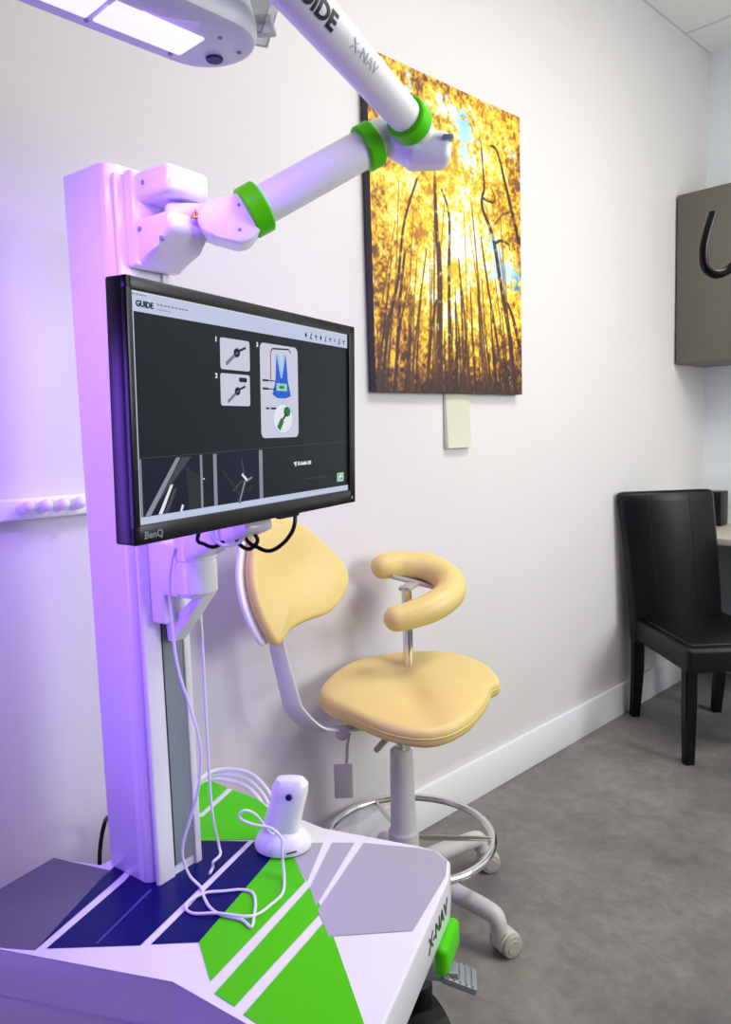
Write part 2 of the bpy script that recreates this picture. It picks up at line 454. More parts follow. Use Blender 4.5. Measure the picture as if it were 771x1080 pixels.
bx(b, abz(0.012, 0.075, zb), (0.026, 0.105, 0.165), X=A_, Y=B_, bev=0.006, seg=3)
bx(b, abz(0.06, 0.078, zb+0.053), (0.10, 0.096, 0.05), X=A_, Y=B_, bev=0.012, seg=4)
prism(b, [(0.02, -0.085), (0.075, -0.055), (0.108, -0.030), (0.108, 0.0), (0.02, 0.0)], 0.03, 0.126, bev=0.01, X=A_, Y=UP, Z=B_, o=cF+UP*(zb+0.0), seg=3)
brk = obj('arm_bracket', b, M_white, cart)
for a, z in ((0.045, zb+0.055), (0.03, zb-0.02), (0.085, zb-0.045)):
    b = B(); lathe(b, [(0.0045, -0.003), (0.0045, 0.001), (0.003, 0.0016)], abz(a, 0.03, z), Z=-B_, seg=12)
    obj('screw', b, M_panel, brk)
KN = V((0.503, 0.813, 1.728))
# arm axis 1 and 2
P1 = V((0.532, 0.848, 1.752)); P2 = V((0.647, 1.030, 1.872)); EL = V((0.698, 1.088, 1.872)); Q1 = V((0.717, 1.078, 1.886)); Q2 = V((0.792, 0.745, 1.962)); Q3 = V((0.84, 0.575, 1.995))
hd = (KN-abz(0.075, 0.075, zb+0.005)); hd.z = 0; hd.normalize(); hs = V((-hd.y, hd.x, 0))
b = B(); c0 = abz(0.045, 0.07, zb+0.012)
L = (KN-c0).length
bx(b, (c0+KN)/2+UP*0.004, (L*0.9, 0.06, 0.032), X=hd, Y=hs, bev=0.012, seg=4)
ax1 = (P2-P1).normalized()
# knuckle: rounded pill, flat sides facing camera-left
kn_n = hs
pill = arc(0.016, 0, 0.043, -90, 90, 10)+arc(-0.022, 0, 0.032, 90, 270, 8)
prism(b, pill, -0.034, 0.034, bev=0.008, seg=3, X=hd, Y=UP, Z=hs, o=KN-hd*0.006)
kn = obj('knuckle', b, M_whitep, cart)
for dx, dz in ((0.012, 0.022), (0.012, -0.02)):
    b = B(); lathe(b, [(0.003, -0.001), (0.003, 0.0008)], KN+hd*dx+UP*dz-hs*0.0342, Z=-hs, seg=10)
    obj('screw', b, M_panel, kn)
b = B(); o = KN-hd*0.062+UP*0.004-hs*0.0312
for s_, mi, dz in ((0.011, 0, 0.0), (0.0085, 1, 0.0004)):
    vs = [b.verts.new(o-hs*dz+hd*s_*math.sin(t)+UP*s_*(math.cos(t)-0.1)) for t in (0, 2.094, 4.189)]
    f = b.faces.new(vs); f.material_index = mi
vs = [b.verts.new(o-hs*0.0008+hd*x+UP*z) for x, z in ((-0.0012, 0.004), (0.0012, 0.004), (0.0008, -0.002), (-0.0008, -0.002))]
b.faces.new(vs)
obj('warning_sticker', b, [M_black, M_yel], kn, smooth=False, label='yellow triangular warning sticker')


def limb(name, p, q, r0, r1, m, parent):
    b = B(); L = (q-p).length; lathe(b, [(r0*0.96, 0), (r0, 0.004), (r1, L-0.004), (r1*0.96, L)], p, Z=q-p, seg=40); return obj(name, b, m, parent)


def band(p, d, w_, r, parent):
    b = B(); d = d.normalized(); lathe(b, [(r*0.93, 0), (r, 0.003), (r, w_-0.003), (r*0.93, w_)], p, Z=d, seg=40)
    return obj('green_band', b, M_green, parent, label='bright green joint band')


arm1 = limb('lower_arm', P1-ax1*0.02, P2+ax1*0.01, 0.0345, 0.034, M_whitep, cart)
band(P1-ax1*0.022, ax1, 0.036, 0.0455, arm1)
band(P2-ax1*0.024, ax1, 0.03, 0.041, arm1)
ax2 = (Q3-Q1).normalized()
# elbow: two lobed joint body
b = B()
for pts, rad in (([P2-ax1*0.005, P2+ax1*0.03, EL-V((0, 0, 0.012))], 0.033), ([Q1+ax2*0.040, Q1, EL+V((0.004, 0.012, -0.008))], 0.0285)):
    rtube(b, pts, rad, seg=24, n=4)
eh = V((0.70, 0.714, 0))
bx(b, EL+V((0, 0, -0.014))+eh*0.022, (0.085, 0.062, 0.058), X=eh, Y=V((-0.714, 0.70, 0)), bev=0.016, seg=4)
elb = obj('elbow_joint', b, M_whitep, cart)
b = B(); bx(b, EL+eh*0.058+V((0, 0, -0.002))+V((0.02, -0.02, 0)), (0.02, 0.02, 0.009), X=eh, Y=V((-0.714, 0.70, 0)), bev=0.003)
obj('latch', b, M_grey, elb)
arm2 = limb('upper_arm', Q1+ax2*0.030, Q3, 0.029, 0.0345, M_whitep, cart)
band(Q1+ax2*0.016, ax2, 0.036, 0.037, arm2)
# lettering wrapped on the upper arm
cmid = (Q1+Q3)/2; tocam = V((1.662, 0, 1.35))-cmid; tn = (tocam-ax2*tocam.dot(ax2)).normalized(); TU = tn.cross(-ax2)


def wrap(s, size, s0, th0, bold, m, lab):
    t = text_bm(s, size, bold, 0.0003)
    bmesh.ops.triangulate(t, faces=t.faces[:]); bmesh.ops.subdivide_edges(t, edges=t.edges[:], cuts=3, use_grid_fill=True)
    for v in t.verts:
        rr = 0.0354-0.0058*(s0+v.co.x)/(Q3-Q1).length+v.co.z
        th = th0+v.co.y/0.034; p = Q3-ax2*(s0+v.co.x)
        v.co = p+(tn*math.cos(th)+TU*math.sin(th))*rr
    obj('lettering', t, m, arm2, smooth=False, label=lab)


wrap('X-GUIDE', 0.036, 0.080, 0.02, 0.03, M_ltxt, 'bold navy lettering')
wrap('X-NAV', 0.024, 0.266, 0.22, 0.0, M_gtxt, 'faint grey lettering')
# ---- sensor head with LED panels
e1 = V((-0.05, 0.99875, 0)); e2 = V((e1.y, -e1.x, 0)); HC = V((0.688, 0.648, 0)); HZ = 1.908
ho = [(-0.60, -0.078)]+arc(0, 0, 0.078, -90, 90, 14)+[(-0.60, 0.078)]
b = B()


def head_loop(s, z): return [HC+e1*(p[0] if p[0] < -0.1 else p[0])+UP*z for p in ho]


rings = []
for ins, z in ((0.012, 0.0), (0.004, 0.004), (0.0, 0.014), (0.0, 0.03), (0.006, 0.055), (0.018, 0.075), (0.036, 0.088)):
    rings.append([b.verts.new(HC+e1*(p[0]*(1-ins/0.078) if p[0] > -0.1 else p[0]+ins)+e2*(p[1]*(1-ins/0.078))+UP*(HZ+z)) for p in ho])
for Ra, Rb in zip(rings, rings[1:]):
    for k in range(len(ho)): b.faces.new((Ra[k], Ra[(k+1) % len(ho)], Rb[(k+1) % len(ho)], Rb[k]))
b.faces.new(rings[0][::-1]); b.faces.new(rings[-1])
head = obj('sensor_head', b, M_teal, cart)


def hp(a, c, z=0.0): return HC+e1*a+e2*c+UP*(HZ+z)


for a0, a1 in ((-0.145, -0.01), (-0.30, -0.155), (-0.455, -0.31)):
    b = B(); bx(b, hp((a0+a1)/2, -0.012, -0.001), (a1-a0, 0.062, 0.004), X=e1, Y=e2, bev=0.0015)
    obj('light_panel', b, M_led, head, label='glowing white light panel')
b = B(); lathe(b, [(0.012, -0.003), (0.013, 0.0), (0.013, 0.002)], hp(0.035, -0.02, 0), seg=24)
obj('camera_lens', b, M_navy, head, label='dark camera lens')
for a, c in ((-0.15, 0.03), (-0.15, -0.05), (-0.02, -0.052), (0.005, 0.035), (0.05, 0.02)):
    b = B(); lathe(b, [(0.0035, -0.0015), (0.0035, 0.001)], hp(a, c), seg=10)
    obj('screw', b, M_panel, head)
# violet light given off by the head's panels
vl = area('sensor_head_light', hp(-0.23, -0.012, -0.012), (0.18, 0.62, 0.75), 0.40, 0.06, 7.0, (0.34, 0.15, 1.0), 150)
# clear plastic fork between head and arm
b = B()
for q in (-0.02, 0.02):
    prism(b, [(0.0, -0.05), (0.02, -0.055), (0.05, 0.03), (0.055, 0.075), (0.015, 0.085), (0.0, 0.03)], -0.004, 0.004, bev=0.002, X=V((0.75, 0.66, 0)), Y=UP, Z=V((-0.66, 0.75, 0)), o=V((0.705, 0.722, 1.985))+V((-0.66, 0.75, 0))*q)
for z in (-0.035, 0.03, 0.06): bx(b, V((0.72, 0.735, 1.985+z)), (0.03, 0.045, 0.012), X=V((0.75, 0.66, 0)), Y=V((-0.66, 0.75, 0)), bev=0.003)
obj('clear_fork', b, M_clear, cart, label='clear plastic fork holding the sensor head')
# ---- monitor mount on the column
b = B()
bx(b, abz(0.018, 0.062, 1.11), (0.04, 0.07, 0.20), X=A_, Y=B_, bev=0.006, seg=3)
HG = V((0.487, 0.712, 0))
bx(b, (abz(0.03, 0.065, 1.115)+HG+UP*1.115)/2, (0.10, 0.06, 0.10), X=A_, Y=B_, bev=0.006, seg=3)
lathe(b, [(0.034, 0), (0.037, 0.003), (0.037, 0.056), (0.034, 0.058), (0.034, 0.060), (0.037, 0.062), (0.037, 0.117), (0.034, 0.12)], HG+UP*1.075, seg=32)
bx(b, V((0.575, 0.712, 1.185)), (0.21, 0.058, 0.045), X=V((0.94, 0.05, 0.34)).normalized(), Y=V((-0.05, 0.94, 0)).normalized(), Z=V((-0.34, 0, 0.94)).normalized(), bev=0.008, seg=3)
bx(b, V((0.662, 0.705, 1.31)), (0.045, 0.08, 0.19), X=V((0.9465, 0.3213, 0)), Y=V((-0.3213, 0.9465, 0)), bev=0.008)
obj('monitor_mount', b, M_white, cart)
b = B(); prism(b, [(0.0, 0.0), (0.10, 0.075), (0.112, 0.068), (0.02, -0.03), (0.004, -0.03)], -0.015, 0.015, bev=0.002, X=A_, Y=UP, Z=B_, o=abz(0.004, 0.07, 1.0))
obj('gusset', b, M_white, cart)

# ================================================================== MONITOR
mo = V((0.854, 0.42, 1.535)); mw = V((-0.3214, 0.9469, 0)).normalized(); mh = V((0.0224, 0.032, 0.9992)); mh = (mh-mw*mh.dot(mw)).normalized(); mn = mw.cross(mh)
if mn.x < 0: mn = -mn


def mp(u, v, d=0.0): return mo+mw*u+mh*v+mn*d


mc = mp(0.275, -0.156)
mon = thing('computer_monitor', (mc.x, mc.y, 1.22), 'black widescreen computer monitor showing a dark scan programme, held out from the cart column', 'monitor')
MW, MH = 0.5505, 0.3095
b = B()
# bezel frame as ring + shell
bx(b, mp(MW/2, -MH/2, -0.018), (MW, MH, 0.028), X=mw, Y=mh, Z=mn, bev=0.003)
for (u0, u1, v0, v1) in ((0, MW, -0.0155, 0), (0, MW, -MH, -0.286), (0, 0.0095, -MH, 0), (MW-0.021, MW, -MH, 0)):
    bx(b, mp((u0+u1)/2, (v0+v1)/2, -0.004), (u1-u0, v1-v0, 0.0095), X=mw, Y=mh, Z=mn, bev=0.0018)
obj('bezel', b, M_moni, mon)
b = B(); bx(b, mp(MW/2, -MH/2-0.01, -0.040), (MW*0.6, MH*0.6, 0.022), X=mw, Y=mh, Z=mn, bev=0.009, seg=3)
obj('rear_housing', b, M_black, mon)


def em(name, c, s=0.75):
    m = mat(name, (0.004, 0.004, 0.005, 1), 0.3, spec=0.12, emit=c, estr=s, noise=0.01); return m


S_bg = em('screen_charcoal', srgb(27, 32, 38), 0.8)
S_bar = em('screen_pale_lilac', srgb(205, 212, 240), 0.85)
S_card = em('screen_card', srgb(214, 216, 236), 0.85)
S_dk = em('screen_dark_ink', srgb(24, 28, 50), 0.8)
S_grey = em('screen_grey', srgb(150, 155, 168), 0.8)
S_blue = em('screen_blue', srgb(30, 95, 215), 0.9)
S_lb = em('screen_light_blue', srgb(150, 200, 235), 0.9)
S_gr = em('screen_green', srgb(28, 120, 60), 0.9)
S_red = em('screen_red', srgb(180, 40, 60), 0.9)
S_wh = em('screen_white', srgb(235, 238, 245), 0.9)
S_mid = em('screen_mid', srgb(72, 78, 86), 0.8)
S_pg = em('screen_pale_green', srgb(160, 215, 190), 0.9)
S_dim = em('screen_dim', srgb(46, 51, 57), 0.8)
SM = [S_bg, S_bar, S_card, S_dk, S_grey, S_blue, S_lb, S_gr, S_red, S_wh, S_mid, S_pg, S_dim]
b = B(); lay = [0]


def poly(pts, mi, d=None):
    lay[0] += 1
    z = -0.0036+(d if d is not None else 0.00001*lay[0])
    f = b.faces.new([b.verts.new(mp(p[0], p[1], z)) for p in pts]); f.material_index = mi


def rect(u0, v0, u1, v1, mi): poly([(u0, v0), (u1, v0), (u1, v1), (u0, v1)], mi)


def rrect(u0, v0, u1, v1, r, mi):
    p = arc(u1-r, v0-r, r, 90, 0, 4)+arc(u1-r, v1+r, r, 0, -90, 4)+arc(u0+r, v1+r, r, 270, 180, 4)+arc(u0+r, v0-r, r, 180, 90, 4)
    poly(p, mi)


def line(p, q, w_, mi):
    dx, dy = q[0]-p[0], q[1]-p[1]; L = math.hypot(dx, dy); nx, ny = -dy/L*w_/2, dx/L*w_/2
    poly([(p[0]+nx, p[1]+ny), (q[0]+nx, q[1]+ny), (q[0]-nx, q[1]-ny), (p[0]-nx, p[1]-ny)], mi)


def disc(u, v, ru, rv, mi, n=20): poly([(u+ru*math.cos(2*math.pi*k/n), v+rv*math.sin(2*math.pi*k/n)) for k in range(n)], mi)


def txt(s, size, u, v, mi, bold=0.0, sx=1.0):
    lay[0] += 1; text_on(b, s, size, mp(u, v, -0.0036+0.00001*lay[0]), mw, mh, bold, sx, mi)


rect(0.0092, -0.0150, 0.530, -0.2865, 0)
rect(0.0092, -0.0150, 0.530, -0.0385, 1)
rect(0.0092, -0.0150, 0.530, -0.0165, 9)
rect(0.0092, -0.0385, 0.0145, -0.2865, 1)
rect(0.0092, -0.2770, 0.530, -0.2865, 1)
txt('GUIDE', 0.0098, 0.0185, -0.0325, 3, 0.035, 1.0)
for k in range(9): rect(0.053+k*0.0065, -0.0255, 0.058+k*0.0065, -0.0275, 4)
for k in range(5): rect(0.053+k*0.005, -0.0315, 0.0565+k*0.005, -0.0330, 4)
for k in range(4): rect(0.013+k*0.006, -0.0185, 0.0175+k*0.006, -0.0200, 4)
for k in range(9):
    uu = 0.392+k*0.0155; m_ = (3, 3, 3, 3, 7, 3, 4, 3, 3)[k]
    if k % 3 == 0: disc(uu, -0.0290, 0.0030, 0.0036, m_, 10)
    elif k % 3 == 1: line((uu-0.002, -0.0335), (uu+0.0022, -0.0245), 0.0025, m_); rect(uu-0.003, -0.0320, uu+0.003, -0.0340, m_)
    else: rect(uu-0.0032, -0.0265, uu+0.0032, -0.0290, m_); rect(uu-0.001, -0.0290, uu+0.0012, -0.0335, m_)
# cards
rrect(0.172, -0.0530, 0.239, -0.0948, 0.004, 2)
rrect(0.171, -0.1000, 0.238, -0.1433, 0.004, 2)
rrect(0.264, -0.0515, 0.366, -0.1890, 0.009, 2)
txt('1', 0.009, 0.1615, -0.0595, 9, 0.02); txt('2', 0.009, 0.1605, -0.1070, 9, 0.02); txt('3', 0.009, 0.2555, -0.0585, 9, 0.02)


def handpiece(u, v, s, c):
    line((u-0.8*s, v-0.55*s), (u-0.05*s, v-0.05*s), 0.20*s, 4)
    for k in range(5): line((u-0.78*s+k*0.15*s, v-0.62*s+k*0.1*s), (u-0.72*s+k*0.15*s, v-0.38*s+k*0.1*s), 0.035*s, c)
    line((u-0.05*s, v-0.02*s), (u+0.35*s, v+0.22*s), 0.38*s, c); disc(u+0.15*s, v+0.10*s, 0.28*s, 0.24*s, c, 14)
    line((u+0.3*s, v+0.2*s), (u+0.95*s, v+0.42*s), 0.13*s, c); line((u+0.05*s, v+0.02*s), (u+0.25*s, v+0.12*s), 0.05*s, 4)


handpiece(0.205, -0.0735, 0.026, 3)
handpiece(0.205, -0.1255, 0.023, 3)
rrect(0.212, -0.1040, 0.231, -0.1105, 0.003, 3)
# diagram on the tall card
poly([(0.306, -0.0655), (0.318, -0.0955), (0.332, -0.0640), (0.337, -0.1040), (0.345, -0.1260), (0.330, -0.1300), (0.308, -0.1300), (0.294, -0.1250), (0.303, -0.1040)], 5)
poly([(0.306, -0.0655), (0.312, -0.0640), (0.320, -0.0900), (0.326, -0.0640), (0.332, -0.0640), (0.321, -0.1000), (0.317, -0.1000)], 6)
line((0.296, -0.0580), (0.340, -0.0560), 0.0022, 3); line((0.340, -0.0560), (0.346, -0.0610), 0.002, 3); line((0.296, -0.0580), (0.291, -0.0630), 0.002, 3)
line((0.291, -0.0640), (0.290, -0.1040), 0.002, 8)
line((0.283, -0.1050), (0.303, -0.1050), 0.0015, 3); line((0.283, -0.1170), (0.303, -0.1170), 0.0015, 3)
rect(0.269, -0.1035, 0.284, -0.1065, 3); rect(0.269, -0.1155, 0.284, -0.1185, 3)
rect(0.305, -0.1080, 0.334, -0.1190, 11); rect(0.313, -0.1115, 0.326, -0.1155, 7)
disc(0.322, -0.1605, 0.028, 0.0230, 6, 28); disc(0.322, -0.1605, 0.0265, 0.0216, 9, 28)
line((0.320, -0.130), (0.322, -0.138), 0.002, 6)
rect(0.277, -0.1440, 0.285, -0.1470, 3); rect(0.289, -0.1440, 0.303, -0.1470, 3)
disc(0.333, -0.1500, 0.010, 0.0080, 7, 8); line((0.331, -0.1530), (0.316, -0.1660), 0.004, 3); line((0.320, -0.1620), (0.309, -0.1760), 0.010, 7)
# lower strip with two radiographs
line((0.0145, -0.2075), (0.530, -0.2000), 0.0008, 10)
rect(0.0165, -0.2085, 0.1240, -0.2770, 3); rect(0.1590, -0.2075, 0.2555, -0.2770, 3)
rect(0.1235, -0.2075, 0.1280, -0.2770, 4); rect(0.1505, -0.2075, 0.1580, -0.2770, 4); rect(0.2560, -0.2060, 0.2650, -0.2770, 4)
rect(0.0145, -0.2085, 0.0170, -0.2770, 4)
poly([(0.078, -0.2090), (0.086, -0.2090), (0.030, -0.2765), (0.020, -0.2765)], 4)
poly([(0.088, -0.2090), (0.107, -0.2090), (0.045, -0.2600), (0.040, -0.2640)], 10)
poly([(0.066, -0.2420), (0.071, -0.2420), (0.050, -0.2765), (0.043, -0.2765)], 9)
poly([(0.072, -0.2470), (0.078, -0.2470), (0.060, -0.2765), (0.053, -0.2765)], 10)
line((0.084, -0.2770), (0.088, -0.2690), 0.004, 9)
poly([(0.095, -0.2200), (0.122, -0.2350), (0.122, -0.2770), (0.100, -0.2770)], 12)
for (p, q, w_, c) in (((0.204, -0.2765), (0.226, -0.2430), 0.010, 12), ((0.207, -0.2765), (0.221, -0.2480), 0.003, 4), ((0.193, -0.2600), (0.214, -0.2470), 0.003, 10), ((0.214, -0.2380), (0.226, -0.2480), 0.004, 9), ((0.226, -0.2480), (0.238, -0.2440), 0.003, 4), ((0.170, -0.2300), (0.206, -0.2650), 0.004, 12), ((0.214, -0.2180), (0.219, -0.2400), 0.003, 10), ((0.226, -0.2650), (0.240, -0.2560), 0.003, 12)):
    line(p, q, w_, c)
poly([(0.349, -0.2285), (0.358, -0.2270), (0.357, -0.2330), (0.355, -0.2360), (0.353, -0.2320)], 9)
txt('X-Guide 2.0', 0.0082, 0.3605, -0.2335, 9, 0.01, 1.0)
for k in range(8): rect(0.385+k*0.0095, -0.2555, 0.392+k*0.0095, -0.2572, 10)
rrect(0.488, -0.2535, 0.512, -0.2690, 0.002, 11)
line((0.493, -0.2570), (0.506, -0.2650), 0.003, 7); disc(0.499, -0.2600, 0.004, 0.003, 9, 10)
disc(0.130, -0.2390, 0.0015, 0.0012, 9, 8); disc(0.478, -0.1900, 0.0012, 0.0010, 10, 8)
obj('screen', b, SM, mon, smooth=False, label='lit screen with pale toolbar, three diagram cards and two radiographs')
b = B(); text_on(b, 'BenQ', 0.0125, mp(0.0135, -0.3025, 0.0009), mw, mh, 0.02, 1.1); obj('lettering', b, M_panel, mon, smooth=False)
b = B(); bx(b, mp(0.335, -MH-0.001, -0.006), (0.055, 0.006, 0.010), X=mw, Y=mh, Z=mn, bev=0.002); obj('button_strip', b, M_rubber, mon)
b = B(); lathe(b, [(0.003, 0), (0.003, 0.001)], mp(0.536, -0.300, 0.0005), Z=mn, seg=14); obj('power_light', b, M_grey, mon)

# ================================================================== CABLES


def cable(name, pts, r, m, label, n=7, cat='cable', seg=8, parent=None):
    b = B(); P = spline(pts, n); tube(b, P, r, seg)
    if parent: return obj(name, b, m, parent, label=label)
    return tag(obj(name, b, m, origin=pts[0]), label, cat)


hang = [(0.487, 0.672, 1.16), (0.470, 0.668, 1.10), (0.4597, 0.6743, 1.00), (0.463, 0.680, 0.93), (0.473, 0.692, 0.865), (0.483, 0.703, 0.79), (0.475, 0.700, 0.71), (0.455, 0.688, 0.64), (0.440, 0.678, 0.58), (0.442, 0.688, 0.53), (0.456, 0.703, 0.5035)]
low = [(0.489, 0.690, 0.5035), (0.523, 0.681, 0.5035), (0.555, 0.683, 0.5035), (0.594, 0.700, 0.5035), (0.623, 0.700, 0.5035), (0.597, 0.725, 0.5035), (0.573, 0.745, 0.5035), (0.544, 0.760, 0.5035), (0.520, 0.752, 0.5035), (0.498, 0.725, 0.5035), (0.481, 0.697, 0.506), (0.479, 0.665, 0.5045), (0.490, 0.650, 0.5035), (0.516, 0.651, 0.5035), (0.55, 0.677, 0.507), (0.594, 0.706, 0.507), (0.603, 0.730, 0.504), (0.597, 0.764, 0.5035), (0.586, 0.797, 0.5035), (0.555, 0.826, 0.506)]
upc = [(0.537, 0.838, 0.525), (0.535, 0.838, 0.550), (0.532, 0.841, 0.572), (0.517, 0.828, 0.593), (0.494, 0.805, 0.601), (0.477, 0.789, 0.611), (0.473, 0.786, 0.621), (0.480, 0.795, 0.629), (0.488, 0.812, 0.618), (0.484, 0.835, 0.585), (0.474, 0.858, 0.555), (0.466, 0.873, 0.545)]
cable('power_cable', [(0.425, 0.752, 1.09), (0.408, 0.765, 1.0), (0.405, 0.766, 0.80), (0.404, 0.768, 0.62), (0.406, 0.778, 0.54), (0.42, 0.772, 0.525), (0.425, 0.752, 0.520), (0.415, 0.757, 0.5035), (0.43, 0.74, 0.5035)], 0.0028, M_cable, 'white cable down the column edge', parent=cart)
for k, (dy, dz, dx, dd) in enumerate(((0.0, -0.002, 0.0, 'lowest and nearest the stripes'), (0.012, 0.006, 0.004, 'the middle of the three'), (0.022, 0.015, 0.012, 'the topmost, arching highest'))):
    cable('white_cable', [(0.19, 0.79, 0.506+dz), (0.10, 0.90+dy, 0.508+dz), (0.08+dx, 0.965+dy*0.8, 0.507+dz*1.3), (0.135+dx, 1.0+dy, 0.505+dz*1.4), (0.20+dx, 1.004+dy, 0.503+dz*0.9), (0.255+dx, 1.003+dy, 0.47+dz*0.4), (0.285+dx, 1.003+dy, 0.38), (0.30, 1.005+dy, 0.20), (0.27, 1.0+dy, 0.006+dz*0.2)], 0.005, M_cable, 'white cable behind the green stripes, '+dd)['group'] = 'white cables behind the green stripes'
cable('black_cable', [(0.20, 0.66, 0.55), (0.13, 0.68, 0.535), (0.06, 0.70, 0.49), (0.052, 0.69, 0.44), (0.06, 0.68, 0.38), (0.09, 0.66, 0.2), (0.12, 0.62, 0.008), (0.2, 0.7, 0.006)], 0.005, M_rubber, 'black cable looping down behind the cart, left of its column')
cable('cable', [(0.602, 0.700, 1.262), (0.587, 0.659, 1.191), (0.595, 0.666, 1.176), (0.608, 0.678, 1.172), (0.622, 0.694, 1.188), (0.632, 0.708, 1.218), (0.632, 0.731, 1.262)], 0.0034, M_black, 'black cable loop', parent=mon)
cable('cable', [(0.624, 0.694, 1.262), (0.625, 0.700, 1.204), (0.633, 0.704, 1.178), (0.645, 0.717, 1.166), (0.655, 0.728, 1.180), (0.647, 0.721, 1.206), (0.642, 0.731, 1.262)], 0.0034, M_black, 'black cable loop', parent=mon)
cable('cable', [(0.632, 0.716, 1.262), (0.642, 0.712, 1.189), (0.658, 0.727, 1.168), (0.673, 0.743, 1.163), (0.689, 0.763, 1.181), (0.696, 0.775, 1.210), (0.674, 0.790, 1.262)], 0.0034, M_black, 'widest black cable loop', parent=mon)
cable('cable', [(0.616, 0.687, 1.262), (0.608, 0.674, 1.196), (0.621, 0.686, 1.174), (0.642, 0.708, 1.183), (0.649, 0.717, 1.223), (0.642, 0.742, 1.262)], 0.0028, M_cable, 'white cable loop', parent=mon)

# ================================================================== BARCODE-STYLE HAND SCANNER IN ITS DOCK
sc = thing('handheld_scanner', (0.455, 0.902, CT), 'white handheld scanner standing upright in its dock on the striped cart top', 'scanner')
SO = V((0.455, 0.902, CT)); sx_ = V((0.80, 0.60, 0)); sy_ = V((-0.60, 0.80, 0))   # sx: image-right-ish towards wide side
b = B()
rr_ = []
for r0, z in ((0.050, 0.0005), (0.056, 0.005), (0.057, 0.014), (0.052, 0.026), (0.042, 0.036), (0.030, 0.043), (0.012, 0.046)):
    rr_.append([b.verts.new(SO+sx_*(r0*1.05*math.cos(2*math.pi*k/36))+sy_*(r0*0.9*math.sin(2*math.pi*k/36))+UP*z) for k in range(36)])
for Ra, Rb in zip(rr_, rr_[1:]):
    for k in range(36): b.faces.new((Ra[k], Ra[(k+1) % 36], Rb[(k+1) % 36], Rb[k]))
b.faces.new(rr_[0][::-1]); b.faces.new(rr_[-1])
obj('dock', b, M_whitep, sc)
b = B()
sec = [(0.030, 0.022, 0.030, -0.004), (0.031, 0.024, 0.05, -0.002), (0.029, 0.025, 0.075, 0.006), (0.028, 0.024, 0.10, 0.014), (0.029, 0.023, 0.122, 0.019), (0.028, 0.021, 0.138, 0.021), (0.022, 0.015, 0.149, 0.021), (0.010, 0.007, 0.153, 0.021)]
rr_ = []
for a, c, z, off in sec:
    ring = []
    for k in range(28):
        t = 2*math.pi*k/28; ce, se = math.cos(t), math.sin(t)
        ring.append(b.verts.new(SO+sx_*(1.3*a*abs(ce)**0.75*(1 if ce >= 0 else -1)+off)+sy_*(1.15*c*abs(se)**0.75*(1 if se >= 0 else -1))+UP*z))
    rr_.append(ring)
for Ra, Rb in zip(rr_, rr_[1:]):
    for k in range(28): b.faces.new((Ra[k], Ra[(k+1) % 28], Rb[(k+1) % 28], Rb[k]))
b.faces.new(rr_[0][::-1]); b.faces.new(rr_[-1])
obj('scanner_body', b, M_whitep, sc)
b = B(); lathe(b, [(0.0065, 0.0), (0.0065, 0.004), (0.005, 0.006)], SO+sx_*0.024-sy_*0.0262+UP*0.122, Z=-sy_, seg=18); obj('trigger_button', b, M_navy, sc, label='small dark oval button')
b = B(); bx(b, SO+V((0.055, -0.020, 0.016))*0.93, (0.022, 0.003, 0.003), X=V((0.34, 0.94, 0)), Y=V((0.94, -0.34, 0)), bev=0.001); obj('brand_mark', b, M_dtxt, sc)

cable('cable', hang+low+upc, 0.0028, M_cable, 'long thin white looping cable', parent=sc)

# ================================================================== STOOL
SX, SY = 0.262, 1.466
st = thing('assistant_stool', (SX, SY, 0), 'pale yellow dental assistant stool with backrest, curved arm support and chrome foot ring', 'stool')
RH = V((0.69814, 0.71596, 0)); FH = V((-0.71824, 0.6958, 0)).normalized(); FH = V((-RH.y, RH.x, 0))
ph = math.radians(9.5); SA = FH*math.cos(ph)+UP*math.sin(ph); SN = RH.cross(SA)
P0 = V((0.283, 1.476, 0.646))
so = [(-0.245, 0.011), (-0.212, 0.097), (-0.144, 0.181), (-0.058, 0.232), (0.014, 0.246), (0.101, 0.247), (0.184, 0.215), (0.238, 0.155), (0.259, 0.095), (0.262, 0.045), (0.232, 0.018), (0.212, -0.040), (0.164, -0.125), (0.108, -0.181), (0.047, -0.204), (-0.012, -0.2), (-0.082, -0.17), (-0.167, -0.109), (-0.219, -0.058)]


def saddle(x, y):
    return -0.017*math.exp(-((x-0.0+y*0.25)/0.05)**2)*max(0, 1-(y/0.22)**2)+0.012*math.exp(-((x+0.17)/0.09)**2)


b = B(); cushion(b, so, P0, RH, SA, SN, 0.058, 0.022, 0.010, saddle)
seat = obj('seat', b, M_cream, st)
b = B()
P = [V((p[0], p[1], 0)) for p in spline([(a, c, 0) for a, c in so], 5, closed=True)]
tube(b, [P0+RH*p.x*1.001+SA*p.y*1.001+SN*(-0.026+saddle(p.x, p.y)) for p in P], 0.0022, 6, closed=True)
obj('piping', b, M_cream, seat)
sc0 = P0-SN*0.066
b = B(); bx(b, sc0+SN*0.002, (0.22, 0.18, 0.012), X=RH, Y=SA, Z=SN, bev=0.003)
bx(b, V((SX, SY, 0.552)), (0.13, 0.07, 0.04), X=RH, Y=FH, bev=0.008)
obj('seat_plate', b, M_plast, st)
b = B(); lathe(b, [(0.014, 0), (0.014, 0.13)], (SX, SY, 0.45), seg=24); obj('piston', b, M_chrome, st, label='chrome piston')
b = B(); lathe(b, [(0.043, 0), (0.046, 0.005), (0.043, 0.145), (0.038, 0.15), (0.036, 0.155), (0.033, 0.32), (0.031, 0.38), (0.026, 0.385)], (SX, SY, 0.09), seg=36)
obj('gas_column', b, M_plast, st)
